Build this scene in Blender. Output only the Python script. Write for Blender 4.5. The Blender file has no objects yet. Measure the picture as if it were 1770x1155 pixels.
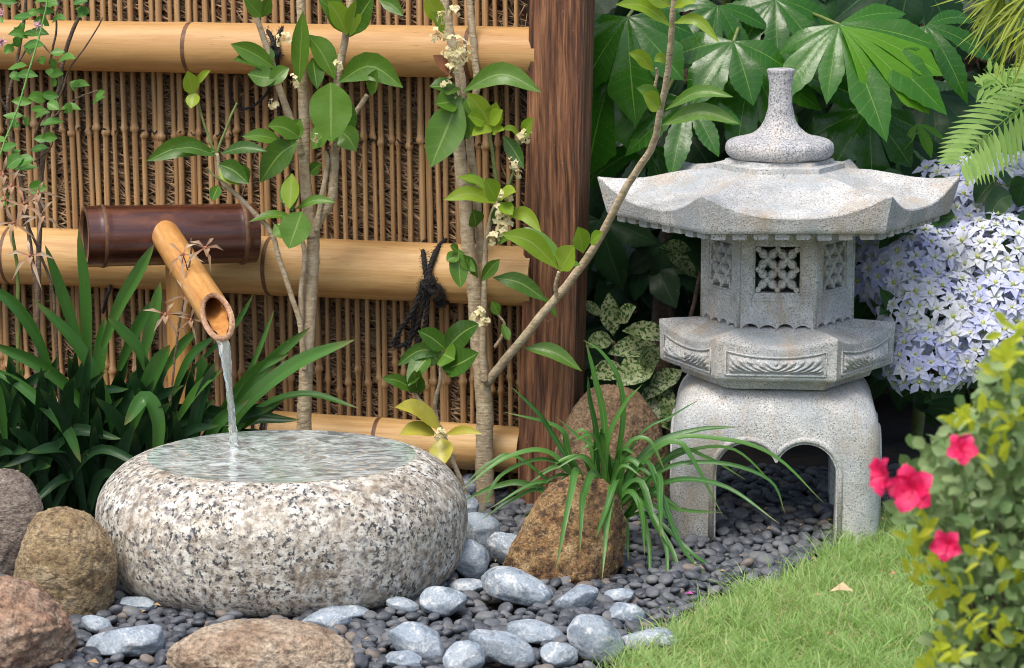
import bpy, bmesh, math, random
import numpy as np
from mathutils import Vector, Matrix, noise
from mathutils.geometry import tessellate_polygon
random.seed(7)
C = bpy.context.scene.collection
scene = bpy.context.scene
R = math.radians
V = Vector

# ------------------------------------------------------------------ camera model
FPX, W0, H0 = 4800.0, 1770.0, 1155.0
PITCH = R(10.0)
CAMH = 1.2
FWD = V((0, math.cos(PITCH), -math.sin(PITCH)))
UPV = V((0, math.sin(PITCH), math.cos(PITCH)))

def ray(px, py):
    return V((1, 0, 0)) * ((px - W0 / 2) / FPX) + UPV * ((H0 / 2 - py) / FPX) + FWD

def at(px, py, Y):
    """point at world depth Y that is seen in direction (px, py)"""
    d = ray(px, py)
    return V((0, 0, CAMH)) + d * (Y / d.y)

def gr(px, py, z=0.0):
    """point on the level z seen in direction (px, py)"""
    d = ray(px, py)
    return V((0, 0, CAMH)) + d * ((z - CAMH) / d.z)

def proj(p):
    q = p - V((0, 0, CAMH))
    f = q.dot(FWD)
    return (W0 / 2 + q.x / f * FPX, H0 / 2 - q.dot(UPV) / f * FPX)

def mpp(Y, z=0.4):
    """metres per picture unit at depth Y"""
    return (Y * math.cos(PITCH) + (CAMH - z) * math.sin(PITCH)) / FPX

# ------------------------------------------------------------------ mesh helpers
class MB:
    def __init__(s):
        s.v = []; s.f = []; s.r = []; s.u = []
    def vert(s, p, r=0.0, u=(0.0, 0.0)):
        s.v.append((p[0], p[1], p[2])); s.r.append(r); s.u.append(u)
        return len(s.v) - 1
    def grid(s, rows, r=0.0, closed=False, uvs=None):
        """rows: list of equal-length lists of points"""
        idx = []
        n = len(rows); m = len(rows[0])
        for i, row in enumerate(rows):
            idx.append([s.vert(p, r, (uvs[i][j] if uvs else (i / max(1, n - 1), j / max(1, m - 1)))) for j, p in enumerate(row)])
        for i in range(n - 1):
            for j in range(m if closed else m - 1):
                k = (j + 1) % m
                s.f.append((idx[i][j], idx[i][k], idx[i + 1][k], idx[i + 1][j]))
        return idx
    def tube(s, pts, rads, sides=8, r=0.0, cap=True, squash=None):
        pts = [V(p) for p in pts]
        if not hasattr(rads, '__len__'): rads = [rads] * len(pts)
        rows = []
        ref = None
        L = 0.0; uvs = []
        for i, p in enumerate(pts):
            t = (pts[min(i + 1, len(pts) - 1)] - pts[max(i - 1, 0)])
            if t.length < 1e-9: t = V((0, 0, 1))
            t.normalize()
            if ref is None:
                a = V((0, 0, 1)) if abs(t.z) < 0.9 else V((1, 0, 0))
                ref = t.cross(a).normalized()
            ref = (ref - t * ref.dot(t)).normalized()
            b = t.cross(ref)
            if i: L += (p - pts[i - 1]).length
            rows.append([p + (ref * math.cos(2 * math.pi * j / sides) + b * math.sin(2 * math.pi * j / sides)) * rads[i] for j in range(sides)])
            uvs.append([(L, j / sides) for j in range(sides)])
        idx = s.grid(rows, r, True, uvs)
        if cap:
            s.f.append(tuple(reversed(idx[0]))); s.f.append(tuple(idx[-1]))
        return idx
    def box(s, o, ux, uy, uz, r=0.0):
        """o = corner, three edge vectors"""
        o = V(o); c = [o + ux * a + uy * b + uz * d for a in (0, 1) for b in (0, 1) for d in (0, 1)]
        i = [s.vert(p, r) for p in c]
        for q in ((0, 1, 3, 2), (4, 6, 7, 5), (0, 4, 5, 1), (2, 3, 7, 6), (0, 2, 6, 4), (1, 5, 7, 3)):
            s.f.append(tuple(i[k] for k in q))
    def prism(s, outer, holes, o, ux, uy, uz, r=0.0):
        """2D outline (with holes) in the frame ux, uy, extruded by vector uz"""
        loops = [outer] + holes
        flat = [p for l in loops for p in l]
        tris = tessellate_polygon([[V((p[0], p[1], 0)) for p in l] for l in loops])
        A = [s.vert(o + ux * p[0] + uy * p[1], r) for p in flat]
        B = [s.vert(o + ux * p[0] + uy * p[1] + uz, r) for p in flat]
        for t in tris:
            s.f.append((A[t[0]], A[t[1]], A[t[2]])); s.f.append((B[t[2]], B[t[1]], B[t[0]]))
        k = 0
        for l in loops:
            n = len(l)
            for j in range(n):
                a, b = k + j, k + (j + 1) % n
                s.f.append((A[a], A[b], B[b], B[a]))
            k += n
    def add(s, o):
        k = len(s.v)
        s.v += o.v; s.r += o.r; s.u += o.u
        s.f += [tuple(i + k for i in f) for f in o.f]

OFF = {}
def mesh_from(name, mb, mat, off=V((0, 0, 0)), smooth=True, fixn=False):
    me = bpy.data.meshes.new(name)
    me.from_pydata([(x - off.x, y - off.y, z - off.z) for x, y, z in mb.v], [], mb.f)
    a = me.attributes.new('rnd', 'FLOAT', 'POINT'); a.data.foreach_set('value', mb.r)
    a = me.attributes.new('luv', 'FLOAT_VECTOR', 'POINT')
    a.data.foreach_set('vector', [c for u in mb.u for c in (u[0], u[1], 0.0)])
    if fixn:
        b = bmesh.new(); b.from_mesh(me); bmesh.ops.recalc_face_normals(b, faces=b.faces); b.to_mesh(me); b.free()
    me.materials.append(mat)
    if smooth is True:
        me.shade_smooth()
    elif smooth:
        me.shade_smooth(); me.set_sharp_from_angle(angle=R(smooth))
    me.update()
    return me

def thing(name, label, cat, loc, group=None, kind=None):
    o = bpy.data.objects.new(name, None); C.objects.link(o)
    o.location = loc; o.empty_display_size = 0.02
    OFF[o.name] = V(loc)
    tag(o, label, cat, group, kind)
    return o

def tag(o, label=None, cat=None, group=None, kind=None):
    if label: o['label'] = label
    if cat: o['category'] = cat
    if group: o['group'] = group
    if kind: o['kind'] = kind
    return o

def obj(name, mb, mat, parent=None, loc=None, smooth=True, fixn=False):
    """link mb (in world coordinates) as one mesh object, its origin at loc or at its thing's base"""
    off = OFF[parent.name] if parent else V(loc or (0, 0, 0))
    me = mesh_from(name, mb, mat, off, smooth, fixn)
    o = bpy.data.objects.new(name, me); C.objects.link(o)
    if parent: o.parent = parent
    else: o.location = off
    OFF[o.name] = off
    return o

def bez(p, n):
    """smooth curve through points p (Catmull-Rom)"""
    p = [V(q) for q in p]
    if len(p) == 2: return [p[0].lerp(p[1], i / n) for i in range(n + 1)]
    out = []
    P = [p[0] * 2 - p[1]] + p + [p[-1] * 2 - p[-2]]
    m = len(p) - 1
    for i in range(n + 1):
        t = i / n * m
        k = min(int(t), m - 1); t -= k
        a, b, c, d = P[k], P[k + 1], P[k + 2], P[k + 3]
        out.append(0.5 * ((2 * b) + (c - a) * t + (2 * a - 5 * b + 4 * c - d) * t * t + (3 * b - a - 3 * c + d) * t ** 3))
    return out

def lerp(a, b, t): return a + (b - a) * t
def interp(tab, t):
    for (x0, y0), (x1, y1) in zip(tab, tab[1:]):
        if t <= x1: return lerp(y0, y1, (t - x0) / (x1 - x0) if x1 > x0 else 0)
    return tab[-1][1]

SHAPE = {
    'oval': [(0, .05), (.08, .22), (.2, .62), (.35, .93), (.5, 1), (.65, .9), (.8, .62), (.92, .25), (1, .0)],
    'broad': [(0, .05), (.06, .4), (.18, .82), (.35, 1), (.55, .98), (.75, .75), (.9, .38), (1, .0)],
    'lance': [(0, .08), (.1, .35), (.3, .9), (.42, 1), (.6, .85), (.8, .45), (.93, .15), (1, .0)],
    'strap': [(0, .45), (.2, .75), (.45, .98), (.65, 1), (.82, .8), (.93, .45), (1, .03)],
    'grass': [(0, .7), (.3, 1), (.6, .9), (.85, .5), (1, .03)],
    'petal': [(0, .25), (.2, .65), (.45, 1), (.65, .85), (.85, .4), (1, .02)],
    'round': [(0, .1), (.1, .5), (.3, .9), (.5, 1), (.7, .95), (.88, .62), (1, .05)],
}

def blade(mb, spine, nrm, w, shape='oval', fold=0.25, r=0.5, across=4, teeth=0.0, twist=0.0, wave=0.0, shade=None):
    """a leaf along spine; nrm = face normal hint; w = half width; edges rise by fold along the normal"""
    n = len(spine) - 1
    tab = SHAPE[shape]
    rows = []; uvs = []
    ph = random.random() * 6.28
    for i, p in enumerate(spine):
        t = i / n
        tan = (spine[min(i + 1, n)] - spine[max(i - 1, 0)])
        tan = tan.normalized() if tan.length > 1e-9 else V((0, 0, 1))
        nn = (nrm - tan * nrm.dot(tan))
        nn = nn.normalized() if nn.length > 1e-6 else tan.orthogonal().normalized()
        side = tan.cross(nn)
        if twist:
            q = Matrix.Rotation(twist * t, 3, tan); side = q @ side; nn = q @ nn
        hw = w * interp(tab, t)
        if teeth and 0.25 < t < 0.97: hw *= 1 + (teeth if i % 2 else -teeth)
        row = []; uv = []
        for j in range(across + 1):
            s = -1 + 2 * j / across
            h = fold * hw * abs(s) ** 1.3
            if wave: h += wave * hw * abs(s) * math.sin(ph + t * 11 + (2 if s > 0 else 0))
            row.append(p + side * (hw * s) + nn * h)
            uv.append((t, s))
        rows.append(row); uvs.append(uv)
    mb.grid(rows, r, False, uvs)

def leafpx(mb, x0, y0, x1, y1, w, Y0, dY=-0.02, arch=0.0, shape='oval', r=None, fold=0.3, tilt=None, seg=9, across=4, wave=0.06, teeth=0.0, sag=0.0):
    """leaf from a stem point to its tip; w = full width; arch lifts the middle (same units)"""
    k = mpp(Y0)
    a = at(x0, y0, Y0); b = at(x1, y1, Y0 + dY)
    mid = (a + b) / 2 + V((0, 0, 1)) * (arch * k) + V((0, 1, 0)) * sag
    sp = bez([a, mid, b], seg)
    ax = (b - a).normalized()
    if tilt is None: tilt = random.uniform(-0.5, 0.5)
    nrm = Matrix.Rotation(tilt, 3, ax) @ V((0, -0.85, 0.5))
    blade(mb, sp, nrm, w * k / 2, shape, fold, random.random() if r is None else r, across, teeth, wave=wave)

def rvec():
    while True:
        v = V((random.uniform(-1, 1), random.uniform(-1, 1), random.uniform(-1, 1)))
        if 0.05 < v.length < 1: return v.normalized()

# ------------------------------------------------------------------ materials
class NT:
    def __init__(s, name):
        s.m = bpy.data.materials.new(name); s.m.use_nodes = True
        s.t = s.m.node_tree; s.t.nodes.clear()
        s.out = s.n('ShaderNodeOutputMaterial')
        s._c = None
    def n(s, ty, **kw):
        x = s.t.nodes.new(ty)
        for k, v in kw.items():
            if k in x.inputs: s.set(x.inputs[k], v)
            else: setattr(x, k, v)
        return x
    def set(s, sock, v):
        if isinstance(v, bpy.types.NodeSocket): s.t.links.new(v, sock)
        else:
            if sock.type == 'RGBA' and len(v) == 3: v = (*v, 1)
            sock.default_value = v
    def obj(s):
        if s._c is None: s._c = s.n('ShaderNodeTexCoord').outputs['Object']
        return s._c
    def map(s, vec, scale=(1, 1, 1), rot=(0, 0, 0), loc=(0, 0, 0)):
        m = s.n('ShaderNodeMapping'); s.set(m.inputs['Vector'], vec)
        m.inputs['Scale'].default_value = scale; m.inputs['Rotation'].default_value = rot; m.inputs['Location'].default_value = loc
        return m.outputs[0]
    def noise(s, vec, scale, detail=4, rough=.55, dist=0.0):
        x = s.n('ShaderNodeTexNoise'); s.set(x.inputs['Vector'], vec)
        x.inputs['Scale'].default_value = scale; x.inputs['Detail'].default_value = detail
        x.inputs['Roughness'].default_value = rough; x.inputs['Distortion'].default_value = dist
        return x.outputs['Fac']
    def voro(s, vec, scale, out='Distance', feature='F1', rnd=1.0):
        x = s.n('ShaderNodeTexVoronoi'); x.feature = feature; s.set(x.inputs['Vector'], vec)
        x.inputs['Scale'].default_value = scale; x.inputs['Randomness'].default_value = rnd
        return x.outputs[out]
    def ramp(s, fac, stops, interp='LINEAR'):
        x = s.n('ShaderNodeValToRGB'); x.color_ramp.interpolation = interp
        s.set(x.inputs[0], fac)
        e = x.color_ramp.elements
        while len(e) < len(stops): e.new(0.5)
        for el, (p, c) in zip(e, stops):
            el.position = p
            if not hasattr(c, '__len__'): c = (c, c, c)
            el.color = (*c, 1)
        return x.outputs[0]
    def mix(s, fac, a, b, mode='MIX'):
        x = s.n('ShaderNodeMix'); x.data_type = 'RGBA'; x.blend_type = mode
        s.set(x.inputs[0], fac); s.set(x.inputs[6], a); s.set(x.inputs[7], b)
        return x.outputs[2]
    def math(s, op, a, b=0.0, c=None, clamp=False):
        x = s.n('ShaderNodeMath'); x.operation = op; x.use_clamp = clamp
        s.set(x.inputs[0], a); s.set(x.inputs[1], b)
        if c is not None: s.set(x.inputs[2], c)
        return x.outputs[0]
    def attr(s, name, out='Fac'):
        x = s.n('ShaderNodeAttribute'); x.attribute_name = name
        return x.outputs[out]
    def sep(s, vec):
        x = s.n('ShaderNodeSeparateXYZ'); s.set(x.inputs[0], vec); return x.outputs
    def bump(s, h, strength=.5, dist=.002, normal=None):
        x = s.n('ShaderNodeBump'); s.set(x.inputs['Height'], h)
        x.inputs['Strength'].default_value = strength; x.inputs['Distance'].default_value = dist
        if normal is not None: s.set(x.inputs['Normal'], normal)
        return x.outputs[0]
    def principled(s, col, rough=.6, bump=None, **kw):
        x = s.n('ShaderNodeBsdfPrincipled')
        s.set(x.inputs['Base Color'], col); s.set(x.inputs['Roughness'], rough)
        if bump is not None: s.set(x.inputs['Normal'], bump)
        for k, v in kw.items(): s.set(x.inputs[k], v)
        s.t.links.new(x.outputs[0], s.out.inputs[0])
        return x

def leaf_mat(name, dark, light, vein, rough=.38, trans=.25, freq=9.0, veinw=.06, bump=.25, spots=None, spec=.4, edge=None, sv=.13):
    n = NT(name)
    rnd = n.attr('rnd'); u, v, _ = n.sep(n.attr('luv', 'Vector'))
    av = n.math('ABSOLUTE', v)
    col = n.mix(rnd, dark, light)
    nz = n.noise(n.obj(), 55, 3)
    col = n.mix(n.math('MULTIPLY', nz, .45), col, n.mix(.5, dark, (dark[0] * .5, dark[1] * .55, dark[2] * .5)))
    # side veins run forward from the midrib
    w = n.math('FRACT', n.math('SUBTRACT', n.math('MULTIPLY', u, freq), n.math('MULTIPLY', av, .9)))
    sv_ = n.math('MULTIPLY', n.math('LESS_THAN', n.math('ABSOLUTE', n.math('SUBTRACT', w, .5)), .07), sv)
    mid = n.math('LESS_THAN', av, veinw)
    vf = n.math('MAXIMUM', n.math('MULTIPLY', mid, .8), sv_)
    if freq: col = n.mix(vf, col, vein)
    else: col = n.mix(n.math('MULTIPLY', mid, .7), col, vein)
    if spots is not None:
        sp = n.ramp(n.noise(n.obj(), 170, 2, .6), [(.44, 0), (.52, 1)])
        m2 = n.ramp(n.noise(n.obj(), 22, 1), [(.3, .3), (.55, 1)])
        col = n.mix(n.math('MULTIPLY', sp, n.math('MULTIPLY', m2, .7)), col, spots)
    if edge is not None:
        col = n.mix(n.math('MULTIPLY', n.ramp(u, [(.86, 0), (1, 1)]), .8), col, edge)
    # a few brown specks of wear
    col = n.mix(n.ramp(n.noise(n.obj(), 130, 2, .5), [(.70, 0), (.74, .6)]), col, (.16, .10, .04))
    bn = n.bump(n.math('ADD', n.math('MULTIPLY', vf, -.6), n.math('MULTIPLY', n.noise(n.obj(), 120, 2), .5)), bump, .0012)
    p = n.principled(col, n.ramp(nz, [(.3, rough - .06), (.7, rough + .12)]), bn)
    p.inputs['Specular IOR Level'].default_value = spec
    tr = n.n('ShaderNodeBsdfTranslucent'); n.set(tr.inputs[0], n.mix(.5, col, (light[0] * 1.3, light[1] * 1.4, light[2] * .6)))
    mx = n.n('ShaderNodeMixShader'); mx.inputs[0].default_value = trans
    n.t.links.new(p.outputs[0], mx.inputs[1]); n.t.links.new(tr.outputs[0], mx.inputs[2])
    n.t.links.new(mx.outputs[0], n.out.inputs[0])
    return n.m

def granite_lantern(name='pale_granite', stain=.55, grime=.0):
    n = NT(name); o = n.obj()
    base = n.ramp(n.noise(o, 14, 5, .6), [(.3, (.43, .435, .42)), (.55, (.60, .60, .575)), (.75, (.72, .715, .68))])
    grain = n.ramp(n.noise(o, 330, 3, .7), [(.33, .38), (.5, 1), (.68, 1.3)])
    col = n.mix(.85, base, grain, 'MULTIPLY')
    sp = n.ramp(n.voro(o, 230), [(.2, 1), (.3, 0)])
    sel = n.ramp(n.noise(o, 150, 2), [(.45, 0), (.52, 1)])
    col = n.mix(n.math('MULTIPLY', sp, sel), col, (.10, .11, .12))
    blu = n.ramp(n.noise(n.map(o, (1, 1, .6)), 9, 4), [(.46, 0), (.66, .6)])
    col = n.mix(blu, col, (.33, .385, .42))
    st = n.ramp(n.noise(n.map(o, (1, 1, .35), loc=(3, 1, 7)), 13, 6, .65), [(.52, 0), (.68, stain)])
    col = n.mix(st, col, (.45, .34, .215))
    if grime:
        gm = n.ramp(n.noise(n.map(o, (1, 1, 1.6), loc=(8, 3, 2)), 22, 7, .7), [(.50, 0), (.66, grime)])
        col = n.mix(gm, col, (.30, .29, .24))
        stk = n.ramp(n.noise(n.map(o, (1, 1, .12), loc=(2, 9, 1)), 38, 4, .6), [(.56, 0), (.70, grime)])
        col = n.mix(stk, col, (.42, .31, .20))
    bn = n.bump(n.math('ADD', n.noise(o, 300, 4, .7), n.math('MULTIPLY', n.noise(o, 60, 3), .7)), .75, .004)
    n.principled(col, .85, bn)
    return n.m

def granite_finial():
    n = NT('grey_granite'); o = n.obj()
    base = n.ramp(n.noise(o, 26, 5, .65), [(.3, (.33, .34, .35)), (.52, (.46, .46, .46)), (.72, (.53, .48, .42))])
    grain = n.ramp(n.noise(o, 280, 3, .75), [(.35, .3), (.5, 1), (.66, 1.35)])
    col = n.mix(.9, base, grain, 'MULTIPLY')
    sp = n.ramp(n.voro(o, 200), [(.2, 1), (.3, 0)])
    col = n.mix(n.math('MULTIPLY', sp, .75), col, (.07, .08, .09))
    bn = n.bump(n.noise(o, 260, 4, .7), .6, .004)
    n.principled(col, .8, bn)
    return n.m

def granite_basin():
    n = NT('speckled_granite'); o = n.obj()
    big = n.noise(o, 11, 3)
    base = n.ramp(n.noise(o, 70, 4, .64), [(.35, (.23, .205, .17)), (.45, (.44, .40, .335)), (.53, (.645, .615, .535)), (.64, (.77, .755, .69))])
    tint = n.ramp(n.noise(o, 34, 3), [(.4, (.62, .50, .38)), (.56, (.92, .92, .9))])
    col = n.mix(n.ramp(big, [(.35, .15), (.65, .7)]), base, tint, 'MULTIPLY')
    g = n.ramp(n.noise(n.map(o, loc=(4, 4, 4)), 85, 3, .6), [(.56, 0), (.64, .75)])
    col = n.mix(g, col, (.27, .27, .27))
    sp = n.ramp(n.noise(n.map(o, loc=(9, 2, 5)), 135, 4, .66), [(.545, 0), (.58, 1)])
    dens = n.ramp(n.noise(o, 17, 2), [(.32, .25), (.52, 1)])
    col = n.mix(n.math('MULTIPLY', sp, dens), col, (.045, .05, .055))
    # dirt that has settled low on the stone and rust-brown blotches
    blot = n.ramp(n.noise(n.map(o, loc=(2, 7, 1)), 9, 5, .6), [(.52, 0), (.7, .45)])
    col = n.mix(blot, col, (.25, .19, .12))
    bn = n.bump(n.math('ADD', n.noise(o, 170, 4, .65), n.math('MULTIPLY', n.noise(o, 40, 3), .6)), .6, .004)
    n.principled(col, n.ramp(n.noise(o, 60, 2), [(.4, .42), (.6, .62)]), bn)
    return n.m

def rock_mat(name, cols, specks, spcol, scale=20, bump=.9, layered=(1, 1, 1), rough=.8, moss=None):
    n = NT(name); o = n.map(n.obj(), layered)
    a = n.noise(o, scale, 7, .68, .6)
    col = n.ramp(a, [(.28 + .44 * i / (len(cols) - 1), c) for i, c in enumerate(cols)])
    g = n.ramp(n.noise(o, scale * 9, 6, .75), [(.34, .25), (.5, 1), (.64, 1.5)])
    col = n.mix(.9, col, g, 'MULTIPLY')
    s = n.ramp(n.noise(n.map(n.obj(), layered, loc=(5, 3, 1)), scale * 2.6, 6, .72), [(.56 - .12 * specks, 0), (.68 - .1 * specks, .85)])
    col = n.mix(s, col, spcol)
    if moss: col = n.mix(n.ramp(n.noise(n.map(n.obj(), loc=(1, 8, 3)), 12, 4, .6), [(.55, 0), (.7, .55)]), col, moss)
    h = n.math('ADD', n.math('MULTIPLY', n.noise(o, scale * 2, 6, .7), 1.4), n.math('MULTIPLY', n.noise(o, scale * 9, 5, .75), .6))
    n.principled(col, rough, n.bump(h, bump, .014))
    return n.m

def cobble_mat():
    n = NT('blue_grey_stone'); o = n.obj()
    oi = n.n('ShaderNodeObjectInfo').outputs['Random']
    o2 = n.n('ShaderNodeVectorMath'); o2.operation = 'ADD'; n.set(o2.inputs[0], o)
    cx = n.n('ShaderNodeCombineXYZ'); n.set(cx.inputs[0], n.math('MULTIPLY', oi, 30)); n.set(cx.inputs[1], n.math('MULTIPLY', oi, 17))
    n.set(o2.inputs[1], cx.outputs[0]); o = o2.outputs[0]
    col = n.ramp(n.noise(o, 24, 5, .6), [(.3, (.15, .195, .24)), (.5, (.26, .315, .37)), (.7, (.40, .45, .50))])
    col = n.mix(n.math('MULTIPLY', oi, .5), col, (.33, .385, .425))
    pat = n.ramp(n.noise(n.map(o, (1, 1, 1.5)), 21, 7, .72, 1.6), [(.53, 0), (.62, .66)])
    col = n.mix(n.math('MULTIPLY', pat, n.ramp(oi, [(.1, .15), (.6, 1)])), col, (.70, .71, .69))
    vein = n.ramp(n.math('ABSOLUTE', n.math('SUBTRACT', n.noise(n.map(o, loc=(2, 2, 9)), 15, 3, .5, 1.5), .5)), [(.0, .6), (.012, 0)])
    col = n.mix(vein, col, (.68, .7, .7))
    dk = n.ramp(n.noise(n.map(o, loc=(6, 1, 2)), 38, 5, .65), [(.56, 0), (.66, .7)])
    col = n.mix(dk, col, (.10, .13, .16))
    fi = n.ramp(n.noise(o, 260, 3, .6), [(.35, .75), (.6, 1.12)])
    col = n.mix(.9, col, fi, 'MULTIPLY')
    n.principled(col, .62, n.bump(n.math('ADD', n.noise(o, 120, 4, .6), n.noise(o, 30, 3)), .5, .003))
    return n.m

def pebble_mat():
    n = NT('dark_pebble'); o = n.obj(); r = n.attr('rnd')
    col = n.ramp(r, [(0, (.038, .044, .055)), (.35, (.066, .073, .086)), (.7, (.10, .107, .12)), (.93, (.15, .155, .16)), (.975, (.17, .145, .125)), (1, (.24, .185, .14))])
    col = n.mix(n.ramp(n.noise(o, 160, 4, .7), [(.5, 0), (.8, .5)]), col, (.27, .29, .31))
    n.principled(col, n.ramp(r, [(0, .48), (1, .7)]), n.bump(n.noise(o, 180, 3), .25, .002))
    return n.m

def bamboo_mat(name, c0, c1, c2, rough=.42, axis=(1, 1, 1), stain=(.30, .17, .07), streak=14, stainamt=.5, coat=0.0):
    n = NT(name); o = n.obj(); r = n.attr('rnd'); u, v, _ = n.sep(n.attr('luv', 'Vector'))
    cx = n.n('ShaderNodeCombineXYZ'); n.set(cx.inputs[0], n.math('MULTIPLY', u, 1.6)); n.set(cx.inputs[1], n.math('MULTIPLY', v, streak)); n.set(cx.inputs[2], n.math('MULTIPLY', r, 20))
    st = n.noise(cx.outputs[0], 2.2, 6, .62)
    col = n.ramp(st, [(.3, c0), (.5, c1), (.7, c2)])
    col = n.mix(n.math('MULTIPLY', r, .5), col, c0)
    cx2 = n.n('ShaderNodeCombineXYZ'); n.set(cx2.inputs[0], n.math('MULTIPLY', u, 9)); n.set(cx2.inputs[1], n.math('MULTIPLY', v, 5)); n.set(cx2.inputs[2], n.math('MULTIPLY', r, 31))
    s2 = n.ramp(n.noise(cx2.outputs[0], 1.7, 6, .7), [(.55, 0), (.75, stainamt)])
    col = n.mix(s2, col, stain)
    fib = n.n('ShaderNodeCombineXYZ'); n.set(fib.inputs[0], n.math('MULTIPLY', u, 12)); n.set(fib.inputs[1], n.math('MULTIPLY', v, 90)); n.set(fib.inputs[2], n.math('MULTIPLY', r, 9))
    f = n.noise(fib.outputs[0], 2.0, 3, .6)
    col = n.mix(.5, col, n.ramp(f, [(.35, .78), (.6, 1.1)]), 'MULTIPLY')
    # thin dark scratches along the fibre
    scr = n.n('ShaderNodeCombineXYZ'); n.set(scr.inputs[0], n.math('MULTIPLY', u, 22)); n.set(scr.inputs[1], n.math('MULTIPLY', v, 70)); n.set(scr.inputs[2], n.math('MULTIPLY', r, 5))
    col = n.mix(n.ramp(n.noise(scr.outputs[0], 1.0, 2, .5), [(.70, 0), (.75, .55)]), col, (c0[0] * .35, c0[1] * .3, c0[2] * .3))
    p = n.principled(col, n.ramp(st, [(.3, rough + .1), (.7, rough - .03)]), n.bump(f, .2, .001))
    p.inputs['Coat Weight'].default_value = coat; p.inputs['Coat Roughness'].default_value = .36
    return n.m

def plain(name, c, rough=.6, var=.35, scale=60, bump=.4, spec=.5, c2=None, aniso=(1, 1, 1), rnd=0.0):
    n = NT(name); o = n.map(n.obj(), aniso)
    a = n.noise(o, scale, 5, .65)
    c2 = c2 or tuple(x * (1 - var) for x in c)
    col = n.ramp(a, [(.32, c2), (.66, c)])
    if rnd: col = n.mix(n.math('MULTIPLY', n.attr('rnd'), rnd), col, tuple(x * .4 for x in c2))
    p = n.principled(col, rough, n.bump(n.noise(o, scale * 2, 4), bump, .002))
    p.inputs['Specular IOR Level'].default_value = spec
    return n.m

def wood_post():
    n = NT('stained_wood'); o = n.obj()
    wob = n.noise(n.map(o, (1, 1, .5)), 5, 3)
    cx = n.n('ShaderNodeCombineXYZ'); xs = n.sep(o)
    n.set(cx.inputs[0], n.math('ADD', n.math('MULTIPLY', n.math('ADD', xs[0], n.math('MULTIPLY', xs[1], .6)), 1.0), n.math('MULTIPLY', wob, .028)))
    n.set(cx.inputs[1], n.math('MULTIPLY', xs[1], .4)); n.set(cx.inputs[2], n.math('MULTIPLY', xs[2], .035))
    a = n.noise(cx.outputs[0], 170, 5, .62)
    w = n.noise(cx.outputs[0], 330, 4, .7)
    col = n.ramp(a, [(.34, (.055, .020, .009)), (.45, (.14, .056, .025)), (.55, (.235, .102, .045)), (.68, (.36, .175, .08))])
    col = n.mix(.75, col, n.ramp(w, [(.38, .35), (.52, 1), (.65, 1.35)]), 'MULTIPLY')
    # weathered, greyed dark band and light nail scratches
    d = n.ramp(n.noise(n.map(o, (1, 1, .25)), 7, 4), [(.48, 0), (.68, .6)])
    col = n.mix(d, col, (.075, .05, .035))
    sc = n.ramp(n.noise(n.map(o, (1, 1, 1), loc=(4, 0, 2)), 95, 2), [(.73, 0), (.75, .7)])
    col = n.mix(sc, col, (.45, .27, .15))
    n.principled(col, .7, n.bump(n.math('ADD', w, n.math('MULTIPLY', a, 1.5)), .8, .005))
    return n.m

def petal_mat(name, c0, c1, trans=.3, rough=.6, centre=None):
    n = NT(name); r = n.attr('rnd'); u, v, _ = n.sep(n.attr('luv', 'Vector'))
    col = n.mix(r, c0, c1)
    if centre: col = n.mix(n.ramp(u, [(.1, 1), (.55, 0)]), col, centre)
    col = n.mix(n.ramp(n.math('ABSOLUTE', v), [(0, .3), (.12, 0)]), col, tuple(x * .55 for x in c0))
    p = n.principled(col, rough, n.bump(n.noise(n.obj(), 200, 2), .2, .001))
    tr = n.n('ShaderNodeBsdfTranslucent'); n.set(tr.inputs[0], col)
    mx = n.n('ShaderNodeMixShader'); mx.inputs[0].default_value = trans
    n.t.links.new(p.outputs[0], mx.inputs[1]); n.t.links.new(tr.outputs[0], mx.inputs[2]); n.t.links.new(mx.outputs[0], n.out.inputs[0])
    return n.m

def water_mat(name, tint=(.86, .95, .90), rough=.02, foam_sheen=0.0):
    n = NT(name); o = n.obj()
    p = n.principled(tint, rough, n.bump(n.noise(n.map(o, (1, 1, .3)), 90, 2, .5), .18, .002))
    p.inputs['Transmission Weight'].default_value = 1.0; p.inputs['IOR'].default_value = 1.33
    if foam_sheen:
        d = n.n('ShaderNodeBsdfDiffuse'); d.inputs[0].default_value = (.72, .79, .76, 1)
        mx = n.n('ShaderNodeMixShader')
        f = n.ramp(n.noise(n.map(o, (1, 2.2, 1)), 20, 8, .70, 1.6), [(.42, .14), (.70, foam_sheen)])  # pale swirls painted for sky reflection on the basin; aerated streaks on the stream
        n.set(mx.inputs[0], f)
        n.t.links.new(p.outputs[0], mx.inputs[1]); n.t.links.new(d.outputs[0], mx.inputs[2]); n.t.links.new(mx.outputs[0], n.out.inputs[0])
    return n.m

def bark_mat(name, c0, c1, c2):
    n = NT(name); o = n.obj()
    a = n.noise(n.map(o, (1, 1, 1)), 55, 6, .65)
    col = n.ramp(a, [(.3, c0), (.5, c1), (.7, c2)])
    h = n.noise(n.map(o, (1, 1, 3.2)), 60, 4, .65)     # cross-wise lenticels and rings
    col = n.mix(n.ramp(h, [(.60, 0), (.72, .55)]), col, tuple(x * .4 for x in c0))
    col = n.mix(n.ramp(n.noise(n.map(o, loc=(3, 3, 3)), 24, 3), [(.58, 0), (.72, .4)]), col, (.30, .34, .20))
    n.principled(col, .85, n.bump(n.math('ADD', h, a), .8, .004))
    return n.m

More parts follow.
